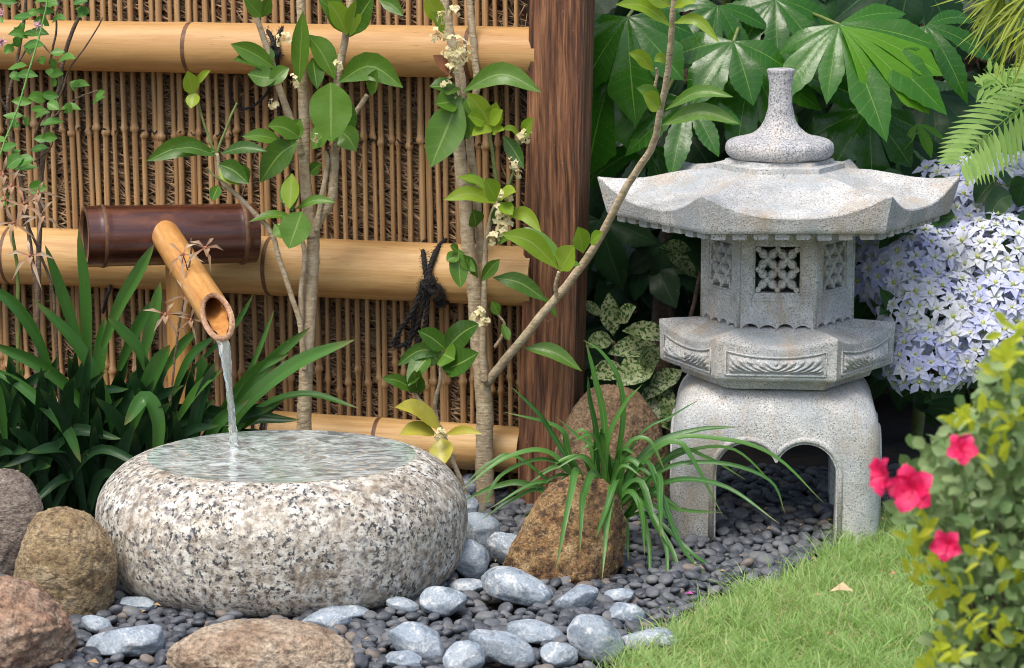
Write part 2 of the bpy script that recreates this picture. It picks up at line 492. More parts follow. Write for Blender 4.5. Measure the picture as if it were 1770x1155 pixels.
M = {}
M['lantern'] = granite_lantern('pale_granite', .55, .34); M['weathered'] = granite_lantern('weathered_granite', .75, .5); M['finial'] = granite_finial(); M['basin'] = granite_basin()
M['rock_brown'] = rock_mat('brown_rock', [(.17, .11, .05), (.34, .235, .115), (.50, .375, .21), (.60, .49, .33)], .3, (.085, .055, .035), 17, layered=(1, 1, 1.5), moss=(.25, .165, .07))
M['rock_tan'] = rock_mat('tan_rock', [(.27, .17, .10), (.42, .30, .20), (.54, .43, .31), (.62, .53, .42)], .15, (.16, .10, .07), 14)
M['rock_red'] = rock_mat('reddish_rock', [(.19, .10, .06), (.34, .20, .125), (.46, .32, .22), (.57, .47, .37)], .3, (.12, .065, .05), 12)
M['rock_rust'] = rock_mat('rusty_rock', [(.13, .06, .026), (.32, .175, .07), (.49, .315, .14), (.60, .45, .25)], .75, (.055, .03, .022), 26)
M['rock_dull'] = rock_mat('dull_brown_rock', [(.13, .075, .04), (.22, .14, .075), (.31, .205, .115), (.38, .28, .18)], .2, (.10, .065, .045), 15)
M['rock_grey'] = rock_mat('greyish_tan_rock', [(.20, .155, .125), (.31, .25, .20), (.42, .355, .29)], .3, (.10, .075, .06), 18, layered=(1, 1, 2))
M['cobble'] = cobble_mat(); M['pebble'] = pebble_mat()
M['rail'] = bamboo_mat('tan_bamboo', (.39, .20, .062), (.545, .33, .125), (.64, .43, .19), .52, streak=7, stainamt=.4)
M['cane'] = bamboo_mat('cane_bamboo', (.225, .115, .043), (.42, .255, .112), (.58, .395, .20), .5, streak=3, stain=(.12, .06, .03), stainamt=.6)
M['darkbam'] = bamboo_mat('dark_bamboo', (.032, .009, .005), (.085, .022, .009), (.17, .055, .018), .22, streak=10, stain=(.26, .085, .022), stainamt=.7, coat=.6)
M['darkbam_end'] = plain('cut_bamboo_end', (.36, .19, .085), .6, c2=(.20, .09, .04), scale=90)
M['darkin'] = plain('bamboo_inside', (.075, .035, .018), .7)
M['spout'] = bamboo_mat('golden_bamboo', (.42, .18, .045), (.58, .29, .085), (.68, .40, .15), .3, streak=7, stain=(.32, .13, .035), stainamt=.45, coat=.15)
M['spoutin'] = plain('spout_fibre', (.60, .30, .085), .6, c2=(.40, .17, .04), scale=70, aniso=(1, 1, .4))
M['spoutrim'] = plain('cut_bamboo_rim', (.55, .34, .19), .6, c2=(.20, .08, .04), scale=230)
M['node'] = plain('bamboo_node', (.20, .10, .045), .6, c2=(.08, .035, .018), scale=60)
M['post'] = wood_post()
M['rope'] = plain('black_palm_rope', (.024, .021, .02), .85, var=.6, scale=250, bump=1.0)
M['twig'] = plain('dry_twigs', (.56, .39, .23), .8, c2=(.27, .165, .085), scale=30, rnd=.8)
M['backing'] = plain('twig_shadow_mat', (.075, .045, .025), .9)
M['bark'] = bark_mat('pale_bark', (.30, .225, .13), (.46, .36, .225), (.58, .49, .34))
M['bark_dark'] = bark_mat('dark_bark', (.07, .045, .03), (.13, .085, .055), (.20, .14, .09))
M['stem'] = plain('green_stem', (.19, .24, .06), .5, c2=(.11, .14, .04))
M['osm'] = leaf_mat('osmanthus_leaf', (.034, .10, .010), (.125, .26, .024), (.21, .33, .07), .33, .22, 8)
M['osmy'] = leaf_mat('young_osmanthus_leaf', (.17, .32, .02), (.32, .42, .035), (.33, .41, .11), .38, .35, 8)
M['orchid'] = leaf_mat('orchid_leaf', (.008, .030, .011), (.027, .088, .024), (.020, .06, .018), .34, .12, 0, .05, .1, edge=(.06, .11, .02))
M['orchid_lit'] = leaf_mat('lit_orchid_leaf', (.035, .125, .020), (.085, .215, .035), (.05, .15, .03), .32, .2, 0, .05, .1, edge=(.16, .14, .045))  # lighter copy of the orchid leaf, with the lit tone put into its colour
M['liri'] = leaf_mat('lilyturf_leaf', (.035, .125, .022), (.10, .25, .04), (.12, .26, .07), .36, .2, 0, .12, .1, edge=(.19, .18, .06))
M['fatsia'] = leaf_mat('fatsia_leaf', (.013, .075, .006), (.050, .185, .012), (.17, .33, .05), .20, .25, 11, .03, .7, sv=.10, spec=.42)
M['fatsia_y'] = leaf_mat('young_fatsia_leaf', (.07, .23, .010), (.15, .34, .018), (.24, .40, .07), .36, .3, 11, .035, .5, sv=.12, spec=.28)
M['fatsia_d'] = leaf_mat('shaded_fatsia_leaf', (.010, .038, .012), (.024, .078, .020), (.05, .13, .04), .4, .12, 11, .03, .5, sv=.1, spec=.25)  # fatsia leaf darkened in colour to paint shade into the gaps behind
M['aucuba'] = leaf_mat('speckled_leaf', (.03, .085, .014), (.07, .15, .025), (.06, .14, .03), .32, .15, 0, .05, .2, spots=(.56, .60, .33))
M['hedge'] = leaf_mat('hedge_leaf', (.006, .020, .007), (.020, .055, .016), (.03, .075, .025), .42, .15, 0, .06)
M['hyd_leaf'] = leaf_mat('hydrangea_leaf', (.015, .05, .012), (.04, .11, .025), (.07, .16, .04), .45, .15, 7, .05, .4)
M['fern'] = leaf_mat('fern_leaf', (.14, .29, .04), (.27, .44, .085), (.26, .40, .09), .5, .35, 0, .05, .1)
M['needle'] = leaf_mat('needle_leaf', (.22, .29, .03), (.40, .45, .06), (.3, .38, .06), .5, .35, 0, .05, .1)
M['shrub'] = leaf_mat('small_shrub_leaf', (.05, .17, .02), (.14, .32, .04), (.16, .34, .07), .42, .25, 7, .06)
M['azalea'] = leaf_mat('azalea_leaf', (.13, .235, .075), (.36, .46, .22), (.28, .38, .17), .4, .2, 0, .05, .1)
M['azalea_y'] = leaf_mat('young_azalea_leaf', (.60, .68, .05), (.82, .82, .12), (.6, .62, .1), .45, .5, 0, .05, .1)
M['grass'] = leaf_mat('grass_blade', (.22, .41, .105), (.55, .68, .31), (.45, .57, .22), .55, .4, 0, .0, .0)
M['straw'] = plain('dry_straw', (.55, .45, .26), .7, c2=(.38, .27, .14))
M['hyd'] = petal_mat('lilac_petal', (.49, .53, .82), (.77, .79, .84), .25, .55, (.70, .74, .62))
M['hyd_c'] = petal_mat('flower_eye', (.42, .48, .10), (.62, .66, .24), .2)
M['pink'] = petal_mat('crimson_petal', (.78, .012, .11), (.95, .05, .20), .3, .5)
M['pale_pink'] = petal_mat('pale_pink_petal', (.75, .42, .48), (.85, .62, .66), .3)
M['orch_fl'] = petal_mat('orchid_petal', (.50, .33, .19), (.74, .58, .40), .35, .6, (.50, .22, .13))
M['osm_fl'] = petal_mat('cream_petal', (.70, .60, .28), (.84, .78, .50), .3, .6)
M['water'] = water_mat('basin_water', foam_sheen=.7); M['stream'] = water_mat('pouring_water', (1, 1, 1), .0, .22)
M['soil'] = plain('dark_soil', (.040, .032, .025), .95, c2=(.016, .013, .011), scale=40, bump=1.0)
M['turf'] = plain('turf', (.22, .24, .07), .9, c2=(.13, .12, .045), scale=80, bump=1.0)
M['planks'] = plain('dark_planks', (.085, .042, .032), .75, c2=(.04, .02, .016), scale=12, aniso=(1, 1, .1))
M['deadleaf'] = plain('dead_leaf', (.46, .31, .15), .7, c2=(.28, .16, .07), scale=90)

# ================================================================== ground
LAWN_PX = [(1010, 1240), (1075, 1150), (1120, 1118), (1168, 1088), (1200, 1062), (1262, 1032), (1335, 1012), (1388, 985), (1440, 952), (1500, 918), (1560, 893), (1620, 872), (1700, 850), (1800, 830), (1980, 815), (2100, 1240)]
LAWN = [gr(x, y) for x, y in LAWN_PX]
def in_poly(x, y, poly):
    c = False; n = len(poly)
    for i in range(n):
        a, b = poly[i], poly[i - 1]
        if (a[1] > y) != (b[1] > y) and x < (b[0] - a[0]) * (y - a[1]) / (b[1] - a[1]) + a[0]: c = not c
    return c
def lawn_z(x, y):
    return 0.006 + 0.010 * noise.noise(V((x * 4, y * 4, 3)))
m = MB()
NX, NY = 90, 90
m.grid([[V((lerp(-6, 6, i / NX), lerp(-1.5, 14, j / NY), 0.006 * noise.noise(V((i * .7, j * .7, 0))) - 0.012)) for i in range(NX + 1)] for j in range(NY + 1)])
tag(obj('ground', m, M['soil']), kind='structure')
far = MB(); far.grid([[V((x, y, -0.06)) for x in (-60, -6, 6, 60)] for y in (-60, -1.5, 14, 120)])
tag(obj('far_ground', far, M['soil']), kind='structure')
m = MB()
tris = tessellate_polygon([[V((p[0], p[1], 0)) for p in LAWN]])
for p in LAWN: m.vert((p[0], p[1], 0.003))
m.f += [tuple(t) for t in tris]
tag(obj('lawn', m, M['turf'], fixn=True), kind='structure')

# grass blades, built in bulk
rng = np.random.default_rng(3)
lp = np.array([(p[0], p[1]) for p in LAWN])
def np_in(x, y):
    c = np.zeros(len(x), bool); n = len(lp)
    for i in range(n):
        a, b = lp[i], lp[i - 1]
        cond = (a[1] > y) != (b[1] > y)
        with np.errstate(divide='ignore', invalid='ignore'):
            xi = (b[0] - a[0]) * (y - a[1]) / (b[1] - a[1]) + a[0]
        c ^= cond & (x < xi)
    return c
def grass_mesh(name, count, lo, hi, wlo, whi, mat, lean, seed, clump=True):
    rng = np.random.default_rng(seed)
    x = rng.uniform(lp[:, 0].min(), 1.05, count * 3); y = rng.uniform(3.75, 5.15, count * 3)
    # a ragged margin: some blades stray over the edge
    jx, jy = rng.normal(0, .012, len(x)), rng.normal(0, .012, len(x))
    k = np_in(x + jx, y + jy)
    x, y = x[k][:count], y[k][:count]
    n = len(x)
    L = rng.uniform(lo, hi, n) * (0.75 + 0.5 * np.sin(x * 37 + np.sin(y * 29) * 2) * .5 + .12)
    w = rng.uniform(wlo, whi, n) / 2
    a = rng.uniform(0, 2 * np.pi, n); le = np.abs(rng.normal(lean, .3, n))
    dx, dy = np.cos(a) * le, np.sin(a) * le
    fa = rng.uniform(0, 2 * np.pi, n); sx, sy = np.cos(fa), np.sin(fa)
    S = 4
    verts = np.zeros((n, (S + 1) * 2, 3)); uv = np.zeros((n, (S + 1) * 2, 3))
    for i in range(S + 1):
        t = i / S
        bend = t ** 1.8
        px = x + dx * L * bend; py = y + dy * L * bend
        pz = L * (t - .35 * t * t * np.clip(le, 0, 1.3)) + .002
        ww = w * (1 - t ** 1.6) + .0001
        verts[:, 2 * i] = np.stack([px - sx * ww, py - sy * ww, pz], 1)
        verts[:, 2 * i + 1] = np.stack([px + sx * ww, py + sy * ww, pz], 1)
        uv[:, 2 * i, 0] = t; uv[:, 2 * i + 1, 0] = t; uv[:, 2 * i, 1] = -1; uv[:, 2 * i + 1, 1] = 1
    nv = (S + 1) * 2
    base = (np.arange(n) * nv)[:, None, None]
    q = np.array([[2 * i, 2 * i + 1, 2 * i + 3, 2 * i + 2] for i in range(S)])[None]
    faces = (base + q).reshape(-1, 4)
    me = bpy.data.meshes.new(name)
    me.from_pydata(verts.reshape(-1, 3).tolist(), [], faces.tolist())
    rv = np.clip(rng.normal(.45, .25, n) + .2 * np.sin(x * 9) * np.cos(y * 11), 0, 1)
    at_ = me.attributes.new('rnd', 'FLOAT', 'POINT'); at_.data.foreach_set('value', np.repeat(rv, nv).astype(np.float32))
    at_ = me.attributes.new('luv', 'FLOAT_VECTOR', 'POINT'); at_.data.foreach_set('vector', uv.reshape(-1).astype(np.float32))
    me.materials.append(mat); me.shade_smooth()
    o = bpy.data.objects.new(name, me); C.objects.link(o)
    tag(o, kind='stuff')
    return o
tag(grass_mesh('grass', 30000, .022, .060, .0015, .0027, M['grass'], .8, 3), 'short yellowish green grass of the small lawn', 'grass')
tag(grass_mesh('dry_grass', 4200, .015, .05, .0012, .002, M['straw'], 1.3, 5), 'dry straw coloured blades among the lawn grass', 'dry grass')

# ================================================================== bamboo fence
FP = at(965, 640, 5.05); FP.z = 0
FA = R(14)
FD = V((math.cos(FA), -math.sin(FA), 0)); FN = V((-math.sin(FA), -math.cos(FA), 0)); ZZ = V((0, 0, 1))
def fpt(px, py, off=0.0):
    """point on the fence plane (moved towards the viewer by off) seen in direction (px, py)"""
    d = ray(px, py); o = FP + FN * off; c = V((0, 0, CAMH))
    return c + d * ((o - c).dot(FN) / d.dot(FN))
def fs(p): return (p - FP).dot(FD)
fence = thing('bamboo_fence', 'screen fence of thin tan bamboo canes with thick rails and a brown wooden post', 'fence', FP)
# the post leans slightly
m = MB()
w = .100
lean = -0.024
def post_sec(z):
    c = FP + FD * (lean * (0.85 - z) + 0.016) + V((0, 0, z)) + FN * 0.052
    b = .006
    pts = [(-1, -1, b, 0), (-1, -1, 0, b), (-1, 1, 0, -b), (-1, 1, b, 0), (1, 1, -b, 0), (1, 1, 0, -b), (1, -1, 0, b), (1, -1, -b, 0)]
    return [c + FD * (sx * w / 2 + dx) + FN * (sy * w / 2 + dy) for sx, sy, dx, dy in pts]
rows = [post_sec(lerp(-.02, 1.35, i / 30)) for i in range(31)]
idx = m.grid(rows, 0, True); m.f.append(tuple(idx[-1])); m.f.append(tuple(reversed(idx[0])))
obj('post', m, M['post'], fence, smooth=30, fixn=True)
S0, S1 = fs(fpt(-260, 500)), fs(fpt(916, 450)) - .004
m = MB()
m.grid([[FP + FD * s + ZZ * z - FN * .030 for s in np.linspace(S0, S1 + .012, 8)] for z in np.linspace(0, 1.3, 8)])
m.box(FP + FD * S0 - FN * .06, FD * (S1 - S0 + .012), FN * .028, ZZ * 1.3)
obj('shade_backing', m, M['backing'], fence, smooth=False)  # dark sheet standing in for the shade behind the twigs
# dense dry twigs behind the canes
m = MB()
for k in range(11000):
    s = random.uniform(S0, S1); z = random.uniform(0.01, 1.28)
    q = random.random()
    if q < .52: a = random.gauss(-.5, .22)
    elif q < .82: a = random.gauss(-.12, .2)
    elif q < .93: a = random.gauss(.5, .3)
    else: a = random.gauss(1.4, .3)
    L = random.uniform(.07, .24); dep = -random.uniform(.005, .024)
    d = FD * math.cos(a) + ZZ * math.sin(a)
    d2 = FD * -math.sin(a) + ZZ * math.cos(a)
    c = FP + FD * s + ZZ * z + FN * dep
    bend = random.gauss(0, .014)
    pts = [c - d * L / 2, c + d2 * bend + FN * random.uniform(-.002, .002), c + d * L / 2 + FN * random.uniform(-.005, .004)]
    ok = all(S0 - .02 < fs(p) < S1 + .01 and p.z > 0 for p in pts)
    if not ok: continue
    r_ = random.uniform(.0008, .0018)
    m.tube(pts, [r_ * 1.1, r_, r_ * .7], 4, random.random(), False)
tag(obj('twig_infill', m, M['twig'], fence), kind='stuff')
# canes: each leans a little, with joints at common heights
def cane(s, zb, zt, r0, kink, seed):
    rnd = random.Random(seed)
    m = MB()
    pts = []; rr = []
    zn = [lerp(.675, .655, (s - S0) / (S1 - S0)) + rnd.gauss(0, .006), .205 + rnd.gauss(0, .016), 1.03 + rnd.gauss(0, .05)]
    zs = sorted(set([zb, zt] + list(np.linspace(zb, zt, 12)) + [z + d for z in zn if zb + .02 < z < zt - .02 for d in (-.011, -.006, -.003, 0, .003, .006, .013)]))
    ph = rnd.random() * 6; lean_ = rnd.gauss(0.012, .004)
    for z in zs:
        off = math.sin(z * 5 + ph) * .0018 + lean_ * (.6 - z)
        for zj in zn:
            if z < zj: off += kink * .12
        r = r0 * (1.03 - .06 * z)
        for zj in zn:
            d = z - zj
            if abs(d) < .0075: r = r0 * (1.55 if abs(d) < .0045 else 1.18)
            elif 0 < d < .014: r = r0 * 1.14
        pts.append(FP + FD * (s + off) + ZZ * z + FN * (.003 + rnd.uniform(-.0006, .0006))); rr.append(r)
    m.tube(pts, rr, 9, rnd.random())
    return m, zn
s = S0 + .01; ci = 0
while s < S1 - .006:
    r0 = random.uniform(.0040, .0066)
    m, zn = cane(s, .0, 1.29, r0, random.gauss(0, .012), ci)
    c_ = obj('cane', m, M['cane'], fence)
    m = MB()
    for zj in zn:
        q = FP + FD * (s + .0) + ZZ * zj + FN * .003
        # dark tie ring just under the joint
    s += random.uniform(.0168, .0206); ci += 1
# black cord that runs along the upper cane joints
for zc, amp in ((.668, .006),):
    m = MB(); pts = []
    for i in range(260):
        t = i / 259; ss = lerp(S0 + .01, S1 - .005, t)
        z = lerp(.675, .655, t) + .004 * math.sin(i * 2.1)
        pts.append(FP + FD * ss + ZZ * z + FN * (.0045 + .008 * math.sin(i * 1.3)))
    m.tube(pts, .0016, 5)
    obj('binding_cord', m, M['rope'], fence)
# thick horizontal rails
RAILS = [((0, 77), (920, 92), .0468, [330, 815]), ((0, 440), (910, 478), .0545, [470, 20]), ((360, 742), (900, 778), .043, [470, 655])]
def railpt(k, px, off):
    (x0, y0), (x1, y1), r_, _ = RAILS[k]
    return fpt(px, lerp(y0, y1, (px - x0) / (x1 - x0)), off)
for k, ((x0, y0), (x1, y1), r_, nodes) in enumerate(RAILS):
    m = MB(); off = .010 + r_
    A = railpt(k, -200, off); B = railpt(k, x1 + (14 if k < 2 else 2), off)
    n = 120; pts = []; rr = []
    sn = [fs(railpt(k, q, off)) for q in nodes] + [S0 + .1]
    for i in range(n + 1):
        p = A.lerp(B, i / n); ss = fs(p)
        d = min(abs(ss - q) for q in sn)
        r = r_ * (1 + .018 * math.exp(-(d / .03) ** 2) - .02 * math.exp(-(d / .004) ** 2))
        pts.append(p); rr.append(r)
    idx = m.tube(pts, rr, 40, random.random(), False)
    # open cut end, hollow
    ax = (B - A).normalized()
    ring = [V(m.v[i]) for i in idx[-1]]
    c = B
    inner = [c + (p - c) * .82 for p in ring]; deep = [p - ax * .05 for p in inner]
    m.grid([ring, inner, deep], .5, True)
    m.f.append(tuple(range(len(m.v) - len(deep), len(m.v))))
    o = obj('rail', m, M['rail'], fence, smooth=50)
    for q in nodes:
        p = railpt(k, q, off)
        mm = MB(); t0 = [p - ax * .0042, p - ax * .0016, p + ax * .0012, p + ax * .004]
        mm.tube(t0, [r_ * 1.008, r_ * 1.021, r_ * 1.022, r_ * 1.012], 40, cap=False)
        obj('node_ring', mm, M['node'], o)

def rope_strand(m, pts, r=.0042, n=40, plies=3):
    """twisted rope along pts"""
    cv = bez(pts, n)
    for q in range(plies):
        out = []
        ref = V((0, -1, .2))
        for i, p in enumerate(cv):
            t = (cv[min(i + 1, n)] - cv[max(i - 1, 0)]).normalized()
            a = t.cross(ref).normalized() if t.cross(ref).length > .05 else t.orthogonal().normalized()
            b = t.cross(a)
            th = 2 * math.pi * q / plies + i * .85
            out.append(p + (a * math.cos(th) + b * math.sin(th)) * r * .55)
        m.tube(out, r * .62, 5)
    for i in range(0, n, 1):                                           # loose fibres
        p = cv[i]
        for _ in range(2):
            e = p + rvec() * r * 2.6
            m.tube([p, (p + e) / 2 + rvec() * .001, e], .00045, 3, 0, False)
def wrap(m, k, px, r_add=.004, tiltpx=0, n=26, r=.0042):
    off = .010 + RAILS[k][2]
    c = railpt(k, px, off); rr = RAILS[k][2] + r_add
    ax = FD
    pts = []
    for i in range(n + 1):
        th = -2.2 + 4.4 * i / n
        pts.append(c + FN * math.cos(th) * rr + ZZ * math.sin(th) * rr + ax * (tiltpx * math.sin(th) * .001))
    rope_strand(m, pts, r, 60)
def rp(px, py, off): return fpt(px, py, off)
# middle tie: two strands over the rail, a knot, hanging loops
m = MB()
F = .130
rope_strand(m, [rp(733, 418, .02), rp(732, 432, .085), rp(733, 450, .118), rp(738, 488, F)], .0042)
rope_strand(m, [rp(770, 415, .02), rp(758, 428, .085), rp(746, 452, .118), rp(738, 490, F)], .0042)
rope_strand(m, [rp(763, 424, .07), rp(752, 440, .110), rp(742, 470, .124), rp(734, 494, F)], .0036)
for q in range(5):
    a = [rp(738 + random.uniform(-13, 13), 492 + random.uniform(-12, 14), F + random.uniform(-.004, .008)) for _ in range(4)]
    rope_strand(m, a + [a[0]], .0048, 26)
rope_strand(m, [rp(734, 495, F), rp(712, 540, F - .012), rp(692, 570, .100), rp(681, 595, .085), rp(690, 598, .085), rp(706, 590, .088), rp(722, 560, .105), rp(736, 505, F)], .0042, 60)
rope_strand(m, [rp(730, 495, F), rp(717, 530, F - .01), rp(712, 570, .10), rp(706, 606, .085), rp(700, 618, .08)], .0036)
rope_strand(m, [rp(741, 495, F), rp(738, 540, F - .014), rp(732, 575, .10), rp(722, 592, .09), rp(712, 607, .085)], .0042)
rope_strand(m, [rp(745, 492, F), rp(760, 497, F - .006), rp(763, 512, .118), rp(752, 520, .112), rp(775, 524, .09)], .0038)
rope_strand(m, [rp(750, 488, F), rp(764, 508, F - .01), rp(767, 526, .10), rp(755, 530, .1)], .0034)
obj('rope_tie', m, M['rope'], fence)
m = MB(); F = .112
rope_strand(m, [rp(465, 42, .02), rp(462, 52, .08), rp(470, 66, .10), rp(472, 85, F)], .0036)
rope_strand(m, [rp(500, 40, .02), rp(488, 50, .08), rp(480, 64, .10), rp(474, 85, F)], .0036)
for q in range(3):
    a = [rp(474 + random.uniform(-11, 11), 87 + random.uniform(-9, 10), F + random.uniform(-.004, .006)) for _ in range(4)]
    rope_strand(m, a + [a[0]], .0042, 24)
rope_strand(m, [rp(470, 90, F), rp(450, 98, F - .01), rp(425, 115, .07), rp(402, 132, .04), rp(398, 155, .03), rp(402, 175, .03), rp(418, 188, .03), rp(440, 182, .03), rp(462, 160, .03), rp(466, 140, .03)], .0024, 60)
rope_strand(m, [rp(476, 92, F), rp(482, 120, .09), rp(486, 150, .05), rp(482, 190, .03), rp(486, 215, .03)], .0034)
obj('rope_tie', m, M['rope'], fence)
m = MB()
rope_strand(m, [rp(436, 708, .03), rp(434, 718, .075), rp(437, 740, .1), rp(440, 765, .1)], .003)
rope_strand(m, [rp(478, 704, .03), rp(462, 716, .075), rp(452, 735, .1), rp(447, 765, .1)], .003)
obj('rope_tie', m, M['rope'], fence)
m = MB()
rope_strand(m, [rp(188, 470, .03), rp(192, 490, .09), rp(184, 515, .10), rp(178, 540, .07)], .0034)
obj('rope_tie', m, M['rope'], fence)

# ================================================================== bamboo water spout
root = gr(310, 880); Yp = 5.0
pole0 = at(310, 800, Yp); pole0.z = 0; pole0.x = at(310, 600, Yp).x
sp_t = thing('bamboo_water_spout', 'water spout of a dark lacquered bamboo crosspiece with a golden bamboo pipe on a pole', 'water spout', pole0)
A = at(146, 409, 4.94); B = at(440, 403, 5.035)
ax = (B - A).normalized(); n = 90; RD = .0545
sn = [.105, .925]
pts = []; rr = []
for i in range(n + 1):
    t = i / n
    d = min(abs(t - q) for q in sn)
    rr.append(RD * (1 + .045 * math.exp(-(d / .02) ** 2) - .04 * math.exp(-(d / .006) ** 2)) * (1.0 + .02 * (.5 - t)))
    pts.append(A.lerp(B, t))
m = MB(); idx = m.tube(pts, rr, 48, .3, False)
ring = [V(m.v[i]) for i in idx[-1]]
m.f.append(tuple(idx[-1]))
cross = obj('crosspiece', m, M['darkbam'], sp_t, smooth=50)
m = MB()
ring = [A + (p - A) * 1.0 for p in [V(cross.data.vertices[i].co) + OFF[cross.name] for i in idx[0]]]
r2 = [A + (p - A) * .83 for p in ring]; r3 = [p + ax * .07 for p in r2]
m.grid([[p - ax * .0006 for p in ring], [p - ax * .0012 for p in r2], [p + ax * .006 for p in r2]], .5, True)
obj('cut_end', m, M['darkbam_end'], cross)
m = MB()
i2 = m.grid([[p + ax * .005 for p in r2], r3], .5, True); m.f.append(tuple(i2[-1]))
obj('hollow', m, M['darkin'], cross)
for q in sn:
    mm = MB(); p = A.lerp(B, q); mm.tube([p - ax * .005, p - ax * .002, p + ax * .001, p + ax * .004], [RD * 1.018, RD * 1.055, RD * 1.055, RD * 1.02], 48, cap=False)
    obj('node_ring', mm, M['node'], cross)
# pole
m = MB(); c = at(310, 480, Yp)
zt = (A.lerp(B, .55)).z - RD * .6
m.tube([V((pole0.x, Yp + .0, z)) for z in np.linspace(-.01, zt, 30)], [.0225 * (1 + .05 * math.exp(-((z - .2) / .012) ** 2)) for z in np.linspace(-.01, zt, 30)], 24, .4)
obj('pole', m, M['spout'], sp_t)
# pipe with slanting cut mouth
tip = at(379, 553, 4.565); rt = at(283, 402, 4.955)
axp = (tip - rt).normalized(); LP = (tip - rt).length
side = axp.cross(ZZ).normalized(); upv = side.cross(axp)
RP = .0275
def pipe_ring(t, r, cut):
    out = []
    for j in range(36):
        th = 2 * math.pi * j / 36
        d = upv * math.sin(th) + side * math.cos(th)
        # slanted end: the upper lip stops short, the lower lip runs on
        e = cut * (-math.sin(th)) * .040 - cut * .012
        out.append(rt + axp * (t * LP + e) + d * r)
    return out
m = MB(); rows = []
for i in range(50):
    t = i / 49
    r = RP * lerp(.97, 1.03, t) * (1 + .04 * math.exp(-((t - .30) / .02) ** 2))
    rows.append(pipe_ring(t, r, max(0, (t - .5) / .5)))
idx = m.grid(rows, .2, True)
m.f.append(tuple(reversed(idx[0])))
pipe = obj('pipe', m, M['spout'], sp_t, smooth=60)
m = MB(); rim = rows[-1]; rin = pipe_ring(1, RP * .70, 1)
rinb = pipe_ring(.99, RP * .69, 1)
m.grid([[p for p in rim], [lerp(a, b, .5) + axp * .0025 for a, b in zip(rim, rin)], rin, rinb], .5, True)
obj('cut_rim', m, M['spoutrim'], pipe)
m = MB()
rows2 = [pipe_ring(lerp(.99, .45, i / 14), RP * (.69 + .05 * noise.noise(V((i * .6, 0, 0)))), lerp(1, 0, min(1, i / 9))) for i in range(15)]
for i, row in enumerate(rows2):
    for j, p in enumerate(row):
        c0 = rt + axp * (p - rt).dot(axp)
        row[j] = p + (c0 - p).normalized() * max(0, noise.noise(p * 130)) * .006
i2 = m.grid(rows2, .5, True); m.f.append(tuple(i2[-1]))
obj('pipe_inside', m, M['spoutin'], pipe)

# ================================================================== granite basin with water
BC = V(((490 - 885) * mpp(4.47, .1), 4.452, 0)); BR = .303; BDY = .90; WZ = .2135
prof = [(.0, .0), (.12, .0), (.21, .001), (.256, .005), (.282, .020), (.298, .050), (.3045, .088), (.3055, .120), (.301, .148), (.288, .172), (.268, .193), (.246, .2065), (.230, .2125), (.2215, .2140), (.214, .2128), (.206, .205), (.19, .195), (.14, .185), (.07, .182), (.0, .181)]
pc = bez([V((r, 0, z)) for r, z in prof], 80)
def bump_r(th, z): return 1 + .012 * noise.noise(V((math.cos(th) * 1.6, math.sin(th) * 1.6, z * 8))) + .004 * noise.noise(V((math.cos(th) * 7, math.sin(th) * 7, z * 30)))
m = MB()
rows = []
for p in pc:
    rows.append([V((BC.x + max(p.x, .0003) * math.cos(th) * bump_r(th, p.z), BC.y + max(p.x, .0003) * math.sin(th) * BDY * bump_r(th, p.z), p.z - .002)) for th in np.linspace(0, 2 * math.pi, 128, endpoint=False)])
m.grid(rows, 0, True)
basin = obj('stone_basin', m, M['basin'], loc=BC)
tag(basin, 'large round speckled granite basin brimming with water under the spout', 'water basin')
STRIKE = gr(405, 777, WZ)
m = MB(); rows = []
NR, NTH = 90, 160
for i in range(NR + 1):
    row = []
    for j in range(NTH):
        th = 2 * math.pi * j / NTH
        r = max(.0005, .2205 * (i / NR))
        x = BC.x + r * math.cos(th) * bump_r(th, WZ); y = BC.y + r * math.sin(th) * BDY * bump_r(th, WZ)
        d = math.hypot(x - STRIKE.x, (y - STRIKE.y))
        edge = 1 - (i / NR) ** 6
        z = .0022 * math.exp(-d / .10) * math.cos(d * 2 * math.pi / .026) + .0010 * noise.noise(V((x * 38, y * 60, 0))) + .0007 * noise.noise(V((x * 130, y * 190, 4))) + .005 * math.exp(-(d / .012) ** 2)
        row.append(V((x, y, WZ + z * edge)))
    rows.append(row)
m.grid(rows, 0, True)
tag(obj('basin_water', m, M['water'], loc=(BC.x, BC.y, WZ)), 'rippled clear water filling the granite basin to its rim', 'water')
# falling stream
lip = rt + axp * (LP + .026) - upv * RP * .80
m = MB(); rows = []
n = 60
for i in range(n + 1):
    t = i / n
    z = lerp(lip.z + .004, WZ + .001, t)
    fall = math.sqrt(t)
    c = V((lerp(lip.x - .006, STRIKE.x, fall), lerp(lip.y + .02, STRIKE.y, fall), z))
    if t < .06: c = V((lerp(lip.x - .006, lip.x, t / .06), lerp(lip.y + .02, lip.y, t / .06), z))
    row = []
    ra = lerp(.0115, .0065, t ** .6); rb = lerp(.005, .0062, t)
    tw = t * 5
    for j in range(20):
        th = 2 * math.pi * j / 20
        k = 1 + .20 * noise.noise(V((math.cos(th) * 1.4, math.sin(th) * 1.4, t * 16))) + .12 * noise.noise(V((math.cos(th) * 3, math.sin(th) * 3, t * 50)))
        a, b = math.cos(th) * ra * k, math.sin(th) * rb * k
        row.append(c + V((a * math.cos(tw * .6) - b * math.sin(tw * .6), a * math.sin(tw * .6) + b * math.cos(tw * .6), 0)))
    rows.append(row)
idx = m.grid(rows, 0, True); m.f.append(tuple(reversed(idx[0]))); m.f.append(tuple(idx[-1]))
tag(obj('water_stream', m, M['stream'], loc=STRIKE, fixn=True), 'thin clear stream of water falling from the bamboo pipe into the basin', 'water stream')

